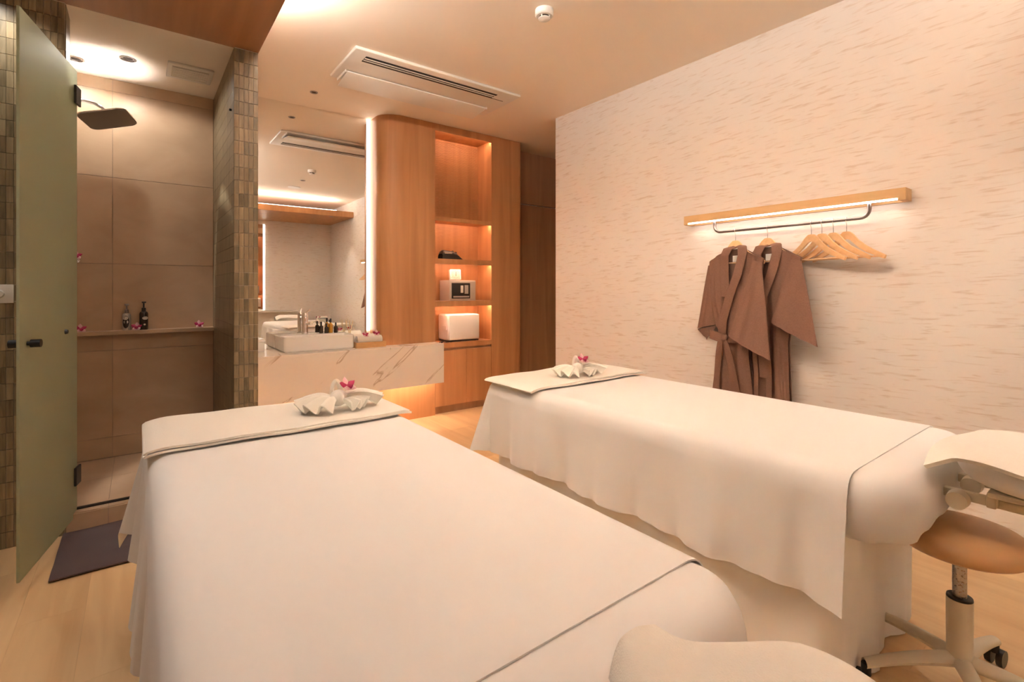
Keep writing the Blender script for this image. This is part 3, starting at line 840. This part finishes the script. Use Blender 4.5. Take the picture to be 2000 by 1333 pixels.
UP = [(0, -.064), (.018, -.066), (.038, -.082), (.066, -.115), (.10, -.143), (.14, -.168), (.185, -.192), (.204, -.203)]
LO = [(0, -.104), (.02, -.110), (.046, -.134), (.076, -.160), (.11, -.182), (.15, -.200), (.182, -.214), (.198, -.220)]
def hanger(label, y, ang):
    Mx = hang_matrix(y, ang)
    t = thing('wooden_hanger', label, 'hanger', tuple(Mx @ Vector((0, 0, -.22))), 'wooden hangers on the rod')
    b = B(); th = .0055
    up = [(-u, z) for u, z in reversed(UP[1:])] + UP; lo = [(-u, z) for u, z in reversed(LO[1:])] + LO
    n = len(up)
    V = []
    for d in (-th, th):
        V += [(u, d, z) for u, z in up] + [(u, d, z) for u, z in lo]
    F = []
    for i in range(n - 1):
        F += [[i, i + 1, n + i + 1, n + i], [2 * n + i, 2 * n + i + 1, 3 * n + i + 1, 3 * n + i], [i, i + 1, 2 * n + i + 1, 2 * n + i], [n + i, n + i + 1, 3 * n + i + 1, 3 * n + i]]
    F += [[0, n, 3 * n, 2 * n], [n - 1, 2 * n - 1, 4 * n - 1, 3 * n - 1]]
    b.add(V, F).xf(Mx).to('shoulder_bar', 'hangwood', t, 40)
    B().tube([(-.178, 0, -.206), (.178, 0, -.206)], .0048, 10).xf(Mx).to('trouser_bar', 'hangwood', t, 40)
    pts = [(0, 0, -.066), (0, 0, -.03)]
    for k in range(0, 9):
        a = -PI * .15 + PI * 1.15 * k / 8
        pts.append((.0, -.0125 * math.cos(a) , -.002 + .0135 * math.sin(a)))
    # the hook passes over the rod, so its loop lies across the rod
    Mh = Matrix(((0, 1, 0, ROX), (-1, 0, 0, y), (0, 0, 1, RZ), (0, 0, 0, 1)))
    B().tube(pts, .0017, 8).xf(Mh).to('hook', 'chrome', t, 60)
    return t
ANG = math.radians(19)
hanger('empty wooden hanger closest to the robes', 1.191, ANG)
hanger('second empty wooden hanger from the robes', 1.137, ANG)
hanger('third empty wooden hanger from the robes', 1.081, ANG)
hanger('empty wooden hanger at the far right of the rod', 1.018, ANG)

# ------------------------------------------------------------------ robes
def robe(label, y, ang, sleeveR, hem, tied):
    Mx = hang_matrix(y, ang) @ Matrix.Translation((0, .010 if tied else 0, 0))
    h = hanger('wooden hanger holding ' + ('the belted brown robe' if tied else 'the open brown robe'), y, ang)
    t = thing('bath_robe', label, 'robe', tuple(Mx @ Vector((0, 0, -hem))), 'brown robes on wooden hangers')
    waist = .68
    def panel(L, R, v0, v1, depth, nu=44, nv=20, thick=.004, name='body_front', mat='robe', par=t):
        def fn(a, b):
            v = v0 + (v1 - v0) * a
            l, r = lerp_table(v, L), lerp_table(v, R)
            u = l + (r - l) * b
            return (u, depth(u, v, b), -v)
        return B().grid(fn, nu, nv, thick).xf(Mx).to(name, mat, par, 70)
    sh = lambda v: 0.0
    # shoulder slope is worked into the top rows through per-column start heights
    def shell(Lt, Rt, depth, name, mat, nu=50, nv=24, thick=.004, top=None):
        def fn(a, b):
            l0, r0 = lerp_table(.2, Lt), lerp_table(.2, Rt)
            ub = l0 + (r0 - l0) * b
            v0 = top(ub)
            v = v0 + (hem - v0) * a
            vv = max(v, .2)
            l, r = lerp_table(vv, Lt), lerp_table(vv, Rt)
            u = l + (r - l) * b
            return (u, depth(u, v, b), -v)
        return B().grid(fn, nu, nv, thick).xf(Mx).to(name, mat, t, 70)
    def top(u):
        a = abs(u - .012)
        return .118 + max(0, a - .05) * .5
    Lb = [(.2, -.182), (.45, -.165), (.6, -.130), (waist, -.102), (.8, -.108), (hem, -.135)]
    Rb = [(.2, .205), (.45, .165), (.6, .125), (waist, .108), (.8, .115), (hem, .165)]
    if not tied:
        Lb = [(.2, -.182), (.45, -.16), (waist, -.14), (hem, -.15)]
        Rb = [(.2, .21), (.45, .17), (waist, .14), (hem, .16)]
    fold = lambda u, v: .006 * math.sin(u * 55 + v * 5) * min(1, max(0, (v - .25) / .4)) + .004 * math.sin(u * 95 - v * 7)
    bell = lambda b: math.sin(PI * min(1, max(0, b))) ** .6
    shell(Lb, Rb, lambda u, v, b: -.016 * bell(b) + .3 * fold(u, v), 'back_panel', 'robe_in', top=top)
    # two crossing front panels
    def front(side):
        def fn(a, b):
            # a: down the robe, b: from the side seam (0) to the crossing edge (1)
            sd = -1 if side == 'L' else 1
            e_top = .012 + sd * .050
            l0 = (lerp_table(.2, Lb) if side == 'L' else lerp_table(.2, Rb))
            ub = l0 + (e_top - l0) * b
            v0 = top(ub)
            v = v0 + (hem - v0) * a
            vv = max(v, .2)
            s = lerp_table(vv, Lb) if side == 'L' else lerp_table(vv, Rb)
            if side == 'L': e = lerp_table(v, [(.118, e_top), (.42, -.03), (waist, .05), (hem, .06 if tied else -.03)])
            else: e = lerp_table(v, [(.118, e_top), (.42, -.032), (waist - .03, -.085 if tied else -.02), (waist, -.082 if tied else 0), (hem, -.075 if tied else .06)])
            u = s + (e - s) * b
            d = .020 * math.sin(PI * (.12 + .76 * b)) ** .7 + (.010 if side == 'R' else .003) * min(1, a * 3) + fold(u, v) * (.3 + .7 * math.sin(PI * b))
            # pleat near the shoulder line
            d += .010 * math.exp(-((b - .35) / .07) ** 2) * min(1, max(0, (v - .2) / .15))
            if tied: d -= .012 * math.exp(-((v - waist) / .04) ** 2)
            return (u, d, -v)
        return B().grid(fn, 54, 20, .004).xf(Mx).to('front_panel', 'robe', t, 70)
    front('L'); front('R')
    # collar bands
    def collar(side):
        if side == 'L': path = [(.012, .108, -.006), (-.030, .118, .010), (-.045, .16, .022), (-.040, .28, .028), (-.028, .42, .030)]
        else: path = [(.012, .108, -.006), (.055, .116, .012), (.070, .16, .028), (.045, .28, .040), (-.010, .42, .046), (-.062, .58, .046), (-.072, waist - .01, .040)]
        if not tied and side == 'R': path[-2:] = [(-.018, .58, .046), (0.0, .9, .042)]
        tab = [[(k / (len(path) - 1), p[c]) for k, p in enumerate(path)] for c in range(3)]
        sd = -1 if side == 'L' else 1
        def fn(a, b):
            u, v, d = (lerp_table(a, tab[c]) for c in range(3))
            w = .062 * min(1, .6 + 3 * a)
            return (u + sd * w * (b - .30), d + .0025 * math.sin(PI * b) + .002, -v + .010 * b * (1 - a))
        B().grid(fn, 40, 8, .004).xf(Mx).to('collar_band', 'robe', t, 70)
    collar('L'); collar('R')
    # sleeves: flattened tubes that hang from the shoulder
    def sleeve(tl, tr, bl, br, d0, d1, name, fat=.016):
        """closed flat tube: top edge tl-tr, hem bl-br in (u, v)"""
        def fn(a, b):
            l = Vector(tl).lerp(Vector(bl), a); r = Vector(tr).lerp(Vector(br), a)
            # mid bulge of the outer edge
            ph = b * 2 * PI
            s = .5 - .5 * math.cos(ph)            # 0 -> 1 -> 0 across the tube
            p = l.lerp(r, s)
            fr = 1 if b <= .5 else -1
            dd = d0 + (d1 - d0) * a + fr * (.005 + fat * a) * math.sin(PI * s) + .004 * math.sin(22 * s + 5 * a) * a
            return (p.x, dd, -p.y)
        B().grid(fn, 26, 36, .003).xf(Mx).to(name, 'robe', t, 70)
        # hem stitching band
        def hm(a, b):
            return fn(.80 + .012 * a, b)
    sleeve((-.20, .215), (-.165, .21), (-.295, .64), (-.118, .60), .002, .002, 'sleeve', .010)
    # inside of the left cuff turned towards the viewer
    def cuff(a, b):
        p = Vector((-.29, .645)).lerp(Vector((-.125, .605)), b); q = Vector((-.222, .712))
        r = p.lerp(q, a * (1 - abs(b - .5) * .7))
        return (r.x, .004 - .010 * a, -r.y)
    B().grid(cuff, 8, 12, .003).xf(Mx).to('cuff', 'robe_in', t, 70)
    (a1, a2, b1, b2, e0, e1) = sleeveR
    sleeve(a1, a2, b1, b2, e0, e1, 'sleeve')
    # belt
    if tied:
        def belt(a, b):
            u = -.108 + .222 * a; v = waist - .020 + .042 * b
            return (u, .040 + .014 * math.sin(PI * a) + .003 * math.sin(PI * b), -v - .006 * math.sin(PI * a))
        B().grid(belt, 20, 5, .004).xf(Mx).to('belt', 'robe', t, 70)
        kn = B()
        kn.lathe(0, 0, [(.006, -.022), (.018, -.016), (.021, 0), (.018, .016), (.006, .022)], 14)
        kn.xf(Mx @ Matrix.Translation((-.022, .066, -waist)) @ Matrix.Rotation(.5, 4, 'Y')).to('belt_knot', 'robe', t, 60)
        def loop(a, b):
            ph = 2 * PI * a
            return (-.080 + .056 * math.cos(ph), .068 + .010 * math.sin(ph), -waist + .006 - .012 * math.cos(ph) + .056 * (b - .5))
        B().grid(loop, 20, 4, .003).xf(Mx).to('belt_loop', 'robe', t, 70)
        for (x0, x1, w, dd) in ((-.05, -.098, .034, .066), (-.02, .085, .036, .068)):
            def tail(a, b, x0=x0, x1=x1, w=w, dd=dd):
                u = x0 + (x1 - x0) * (a ** .8) + w * (b - .5) * (1 + .8 * a); v = waist + .012 + .40 * a
                return (u, dd - .008 * a + .004 * math.sin(7 * a + 3 * b), -v)
            B().grid(tail, 20, 6, .003).xf(Mx).to('belt_tail', 'robe', t, 70)
    else:
        for (x0, w) in ((-.055, .030), (.03, .036)):
            def tail(a, b, x0=x0, w=w):
                return (x0 + .02 * a + w * (b - .5), .050 + .004 * math.sin(8 * a), -(waist - .06 + .42 * a))
            B().grid(tail, 20, 6, .003).xf(Mx).to('belt_tail', 'robe', t, 70)
    B().box(-.008, .030, -.004, -.0028, -.185, -.165).box(-.016, .034, -.0035, -.0028, -.20, -.16).xf(Mx).to('neck_label', 'tag', t, label='small white woven label')
    return t
robe('brown cotton robe tied at the waist hanging at the left of the rod', 1.632, math.radians(10), ((.170, .200), (.217, .215), (.040, .66), (.318, .775), .044, .105), 1.16, True)
robe('brown cotton robe hanging open behind the belted robe', 1.432, math.radians(10.5), ((.175, .200), (.227, .215), (.075, .565), (.345, .68), .034, .075), 1.16, False)

# ------------------------------------------------------------------ treatment beds
def rr_loop(x0, x1, y0, y1, r, z, n=10, ins=0.0, side=24):
    """rounded rectangle with extra points along its sides"""
    x0 += ins; x1 -= ins; y0 += ins; y1 -= ins; r = max(.005, r - ins)
    pts = []
    def seg(a, b):
        for k in range(side): pts.append((a[0] + (b[0] - a[0]) * k / side, a[1] + (b[1] - a[1]) * k / side))
    def arc(cx, cy, a0):
        for k in range(n): 
            a = a0 + PI / 2 * k / n; pts.append((cx + r * math.cos(a), cy + r * math.sin(a)))
    arc(x1 - r, y1 - r, 0); seg((x1 - r, y1), (x0 + r, y1))
    arc(x0 + r, y1 - r, PI / 2); seg((x0, y1 - r), (x0, y0 + r))
    arc(x0 + r, y0 + r, PI); seg((x0 + r, y0), (x1 - r, y0))
    arc(x1 - r, y0 + r, 3 * PI / 2); seg((x1, y0 + r), (x1, y1 - r))
    return [(x, y, z) for x, y in pts]

def loft(loops):
    b = B(); n = len(loops[0]); V = [p for l in loops for p in l]
    F = [[k * n + i, k * n + (i + 1) % n, (k + 1) * n + (i + 1) % n, (k + 1) * n + i] for k in range(len(loops) - 1) for i in range(n)]
    F += [list(range(n)), list(range((len(loops) - 1) * n, len(loops) * n))]
    return b.add(V, F)

BT = .695
def bed(x0, x1, y0, y1, label, which):
    t = thing('treatment_bed', label, 'massage bed', ((x0 + x1) / 2, (y0 + y1) / 2, 0), 'white treatment beds')
    loops = []
    for ins, z in ((.05, .525), (.022, .520), (.010, .532), (.004, .555), (0, .59), (0, .63), (.006, .655), (.020, .680), (.045, BT - .003), (.085, BT), (.2, BT)):
        l = rr_loop(x0, x1, y0, y1, .13, z, ins=ins)
        if z < .58 and ins < .03:
            l = [(x + .004 * math.sin((x + y) * 230) * (1 if y < y0 + .25 else .3), y + .005 * math.sin((x - y) * 260) * (1 if y < y0 + .25 else .3), zz + .004 * math.sin((x - y) * 40)) for x, y, zz in l]
        loops.append(l)
    loft(loops).to('mattress', 'sheet', t, 60, label='white fitted sheet over the padded top')
    loops = []
    for k in range(13):
        z = .585 - .577 * k / 12
        q = k / 12
        l = rr_loop(x0, x1, y0 + .13 + .03 * q, y1, .10, z, ins=.035 - .025 * q)
        out = []
        for i, (x, y, zz) in enumerate(l):
            cx, cy = (x0 + x1) / 2, (y0 + y1) / 2
            d = Vector(((x - cx) / (x1 - x0), (y - cy) / (y1 - y0), 0))
            dirv = Vector((d.x if abs(d.x) > abs(d.y) * .9 else 0, d.y if abs(d.y) > abs(d.x) * .9 else 0, 0))
            dirv = dirv.normalized() if dirv.length else d.normalized()
            s = x * 1.0 + y * 1.0
            am = q * (.014 * math.sin(s * 21 + 1.3 * which) + .008 * math.sin(s * 47 + 2))
            out.append((x + dirv.x * am, y + dirv.y * am, zz))
        loops.append(out)
    loft(loops).to('bed_skirt', 'skirt', t, 70, label='white fabric skirt falling to the floor')
    # face cradle
    cx = (x0 + x1) / 2 + .01; cy = y0 - .20; zc = .655
    b = B(); n = 40; m = 14
    V = []; F = []
    for i in range(n):
        a = 2 * PI * i / n
        R = .125
        px, py = cx + R * math.cos(a) * 1.05, cy + R * math.sin(a)
        for j in range(m):
            ph = 2 * PI * j / m
            rr = .062 * (1 + .03 * math.sin(i * 2.4) * (math.cos(ph) > .2))
            V.append((px + rr * math.cos(ph) * math.cos(a), py + rr * math.cos(ph) * math.sin(a), zc + .050 + .050 * math.sin(ph)))
    F = [[i * m + j, i * m + (j + 1) % m, (i + 1) % n * m + (j + 1) % m, (i + 1) % n * m + j] for i in range(n) for j in range(m)]
    b.add(V, F).to('headrest_pad', 'skirt', t, 70, label='white covered face cradle cushion')
    fr = B().box(cx - .15, cx + .15, cy - .13, cy + .10, zc - .014, zc + .001, .004).to('headrest_plate', 'creammetal', t, 40)
    for sx in (-.085, .085):
        B().box(cx + sx - .011, cx + sx + .011, cy - .12, y0 + .06, zc - .055, zc - .030, .003).to('headrest_arm', 'creammetal', t, 40)
        k = B().tube([(cx + sx - .018, y0 - .035, zc - .05), (cx + sx - .050, y0 - .035, zc - .05)], [.026, .024], 20)
        k.to('adjustment_knob', 'offwhite', t, 40)
    B().box(cx - .125, cx + .125, cy + .085, cy + .105, zc - .050, zc - .012, .003).to('headrest_bracket', 'creammetal', t, 40)
    return t

def cover_sheet(x0, x1, ye, y1, label, ph, hs=.375, hf=.37, zt=BT + .002, r=.055):
    W = x1 - x0 - 2 * r; L = y1 - ye - r
    sx0, sx1 = -hs - r * .57, W + hs + r * .57
    tt1 = L + hf + r * .57
    q = PI * r / 2
    NU, NV = 110, 130
    def us(a):
        # denser sampling round the bends
        return sx0 + (sx1 - sx0) * a
    def fn(a, b):
        s = us(a); tv = tt1 * b
        cx = min(max(s, 0), W); cy = min(max(tv, 0), L)
        os_, ot = s - cx, tv - cy
        ln = (abs(os_) ** 3 + abs(ot) ** 3) ** (1 / 3)
        hy = math.hypot(os_, ot)
        bx, by = x0 + r + cx, ye + cy
        if ln < 1e-9:
            z = zt + .0015 * math.sin(7 * tv + 3 * s) 
            return (bx, by, z)
        dx, dy = os_ / hy, ot / hy
        if ln < q:
            th = ln / r; off = r * math.sin(th); dz = r * (1 - math.cos(th))
        else:
            k = ln - q
            corner = 2 * abs(dx * dy)
            fl_ = .05 + .25 * corner ** .7
            per = by if abs(dx) > abs(dy) else bx
            rip = (.020 * math.sin(per * 13 + ph) + .012 * math.sin(per * 31 + 2 * ph) + .006 * math.sin(per * 63 + ph)) * min(1, k / hs) * (1 - corner)
            off = r + k * fl_ + rip + .004
            dz = r + k * math.sqrt(1 - min(.9, fl_) ** 2)
        return (bx + dx * off, by + dy * off, zt - dz)
    b = B().grid(fn, NU, NV, .003)
    return tag(b.to('cover_sheet', 'sheet', None, 75), label, 'sheet', 'white cover sheets on the beds')

def folded_towel(x0, x1, y0, y1, z, label, droop):
    b = B()
    r = .0065
    path = []
    for k in range(40): path.append((x1 + (x0 + r - x1) * k / 39, z + .004))
    for k in range(1, 12):
        a = PI / 2 + PI * k / 12
        path.append((x0 + r + (r + .004) * math.cos(a), z + .004 + r * (1 + math.cos(PI * k / 12 + PI))))
    for k in range(40): path.append((x0 + r + (x1 - .01 - x0 - r) * k / 39, z + .004 + 2 * r + .0015))
    n = len(path) - 1
    def fn(a, c):
        i = min(n - 1, int(a * n)); f_ = a * n - i
        p, q = path[i], path[min(n, i + 1)]
        x = p[0] + (q[0] - p[0]) * f_; zz = p[1] + (q[1] - p[1]) * f_
        y = y0 + (y1 - y0) * c
        e = max(0, (x0 + .075 - x)); zz -= droop * e * e * 3.2
        e2 = max(0, x - (x1 - .05)); zz -= droop * e2 * e2 * 3
        zz += .0015 * math.sin(x * 23 + y * 11) + .003 * (1 if i > n / 2 else 0) * math.sin(x * 6 + 1)
        yy = y + .004 * math.sin(x * 9 + (3 if i > n / 2 else 0)) * (1 - 2 * c) + (.006 if i > n / 2 else 0) * (1 - c)
        return (x, yy, zz)
    b.grid(fn, n, 16, .007)
    return tag(b.to('folded_towel', 'terry', None, 70), label, 'towel', 'white towels folded across the bed foot')

def towel_bow(cx, cy, z, yaw, s, label):
    """hand towel gathered in the middle: pleated fans to both sides, a knot and a standing loop"""
    t = thing('towel_bow', label, 'towel', (cx, cy, z), 'hand towels twisted into bows')
    R = Matrix.Translation((cx, cy, z)) @ Matrix.Rotation(yaw, 4, 'Z')
    for a0, a1, ln, pl_, hh in ((135, 255, .56, 4.5, .17), (285, 345, .40, 3.0, .12), (-18, 48, .60, 3.0, .20)):
        def fn(u, v, a0=a0, a1=a1, ln=ln, pl_=pl_, hh=hh):
            a = math.radians(a0 + (a1 - a0) * v)
            pleat = math.cos(2 * PI * pl_ * v)
            rr = s * (.06 + ln * u * (1 + .10 * pleat * u))
            h = s * (hh * math.sin(PI * (.30 + .62 * u)) ** 1.2 + (.02 + .075 * u) * (pleat + .9) * .8)
            return (rr * math.cos(a), rr * math.sin(a) * .72, max(.003, h))
        B().grid(fn, 16, 48, .006).xf(R).to('fan', 'terry', t, 70)
    def kf(a, b):
        th = 2 * PI * a; ph = PI * b
        w = 1 + .10 * math.cos(5 * th)
        return (s * .13 * math.sin(ph) * math.cos(th) * w, s * .15 * math.sin(ph) * math.sin(th) * w, s * (.17 + .13 * math.cos(ph)))
    B().grid(kf, 30, 14).xf(R).to('knot', 'terry', t, 70)
    def ear(a, b):
        ph = PI * b
        return (s * (-.02 + .10 * math.cos(ph) * (1 - .25 * a)), s * (.10 + .05 * a), s * (.16 + .30 * math.sin(ph) ** .6 * (1 - .1 * a)))
    B().grid(ear, 6, 16, .012).xf(R).to('loop', 'terry', t, 70)
    return t

def cradle_towel(cx, cy, z, label, pts, tipd=.030):
    """towel laid over the face cradle; pts: (y, half width left, half width right) from the bed outwards"""
    y0, y1 = pts[0][0], pts[-1][0]
    def fn(a, b):
        y = y0 + (y1 - y0) * a
        l = smooth_table(-y, [(-p[0], p[1]) for p in pts]); r = smooth_table(-y, [(-p[0], p[2]) for p in pts])
        u = -l + (l + r) * b
        e = abs(2 * b - 1)
        drop = .030 * max(0, e - .55) ** 2 / .2 + .004 * math.sin(9 * a + 2) * e
        tip = tipd * max(0, .18 - a) / .18
        return (cx + u, cy + y, z + .006 * math.sin(5 * b + 7 * a) - drop - tip - .02 * max(0, a - .7))
    return tag(B().grid(fn, 30, 30, .012).to('headrest_towel', 'terry', None, 70), label, 'towel', 'towels draped over the headrests')

# near bed
bed(.025, .862, .395, 2.26, 'white treatment bed nearest the camera with its sheet edge in front', 0)
cover_sheet(.018, .868, .53, 2.266, 'smooth white cover sheet on the bed nearest the camera', .4)
folded_towel(.012, .872, 1.815, 2.245, BT + .0065, 'white bath towel folded across the foot of the near bed', .55)
towel_bow(.635, 1.985, BT + .029, math.radians(-8), .25, 'white towel bow on the foot of the near bed')
orchid('orchid bloom on the towel bow of the near bed', (.665, 1.965, BT + .097), .034, .3, .7)
cradle_towel(.470, .215, .792, 'white towel over the headrest of the near bed', [(.165, .045, .060), (.125, .075, .072), (.085, .115, .118), (.045, .155, .168), (-.02, .18, .185), (-.10, .16, .165), (-.17, .10, .11)], tipd=0.0)
# far bed
bed(1.535, 2.372, .385, 2.26, 'white treatment bed beside the robe wall', 1)
cover_sheet(1.528, 2.378, .515, 2.266, 'white cover sheet with a hanging hem on the bed beside the robe wall', 2.1)
folded_towel(1.515, 2.385, 1.84, 2.245, BT + .0065, 'white bath towel folded across the foot of the far bed', .55)
towel_bow(1.945, 1.96, BT + .029, math.radians(-20), .23, 'white towel bow on the foot of the far bed')
orchid('orchid bloom on the towel bow of the far bed', (1.965, 1.94, BT + .093), .034, -.2, .7)
cradle_towel(1.955, .21, .770, 'white towel over the headrest of the far bed', [(.195, .20, .20), (.12, .21, .20), (.05, .205, .20), (-.02, .20, .20), (-.10, .18, .18), (-.17, .13, .13)])

# ------------------------------------------------------------------ rolling stool
SX, SY_ = 1.923, .360
st = thing('rolling_stool', 'tan vinyl rolling stool with a cream five star base', 'stool', (SX, SY_, 0))
B().lathe(SX, SY_, [(.10, .443), (.142, .444), (.153, .453), (.157, .470), (.154, .486), (.142, .497), (.118, .503), (.06, .507), (.001, .508)], 44).to('seat', 'tan', st, 50)
B().lathe(SX, SY_, [(.09, .432), (.09, .4425)], 28).to('seat_plate', 'black', st, 40)
B().lathe(SX, SY_, [(.017, .29), (.017, .432)], 20).to('gas_lift', 'steel', st, 40)
B().lathe(SX, SY_, [(.030, .10), (.031, .25), (.031, .292)], 24).to('column_sleeve', 'offwhite', st, 40)
B().lathe(SX, SY_, [(.031, .2925), (.030, .298), (.019, .299)], 24).to('sleeve_ring', 'blackp', st, 40)
for k in range(5):
    a = math.radians(-8 + 72 * k)
    Mr = Matrix.Translation((SX, SY_, 0)) @ Matrix.Rotation(a, 4, 'Z')
    def legf(u, v):
        ph = 2 * PI * v
        w = .024 - .008 * u; h = .020 - .006 * u
        return (.015 + .245 * u, w * math.cos(ph), .112 - .035 * u * u + h * math.sin(ph))
    leg = B().grid(legf, 14, 12).xf(Mr).to('leg', 'offwhite', st, 60)
    B().lathe(.255, 0, [(.013, .045), (.013, .078)], 12).xf(Mr).to('caster_stem', 'black', leg, 40)
    for off in (-.014, .014):
        w = B().tube([(0, off - .008, 0), (0, off + .008, 0)], .0255, 20).xf(Mr @ Matrix.Translation((.268, 0, .0262)))
        w.to('caster_wheel', 'blackp', leg, 40)

# ------------------------------------------------------------------ rear wall, seen in the mirror
rm = thing('rear_mirror', 'second mirror on the rear wall seen as a reflection with a light strip', 'mirror', (1.2, YB, .82))
B().box(.60, 1.845, YB, YB + .006, .82, 2.41).to('mirror_glass', 'mirror', rm)
B().box(1.847, 1.872, YB, YB + .012, .82, 2.41).to('light_strip', 'e_mirror', rm)
lg = thing('rear_ledge', 'pale stone ledge along the rear wall under the second mirror', 'ledge', (1.5, YB + .1, .78))
B().box(.60, 2.42, YB, YB + .16, .775, .80, .002).to('slab', 'ceramic', lg)
sdt = thing('side_table', 'low dark wood stand against the rear wall', 'table', (2.80, YB + .3, 0))
B().box(2.64, 2.96, YB + .12, YB + .45, .585, .605, .002).to('tabletop', 'darkwood', sdt)
for xx in (2.67, 2.93):
    for yy in (YB + .15, YB + .42):
        B().box(xx - .012, xx + .012, yy - .012, yy + .012, .0005, .585).to('leg', 'darkwood', sdt)
roll_towel('rolled_towel', 'rolled towel on the dark wood stand at the rear wall', (2.74, YB + .30, .645), (2.92, YB + .30, .645), .04)
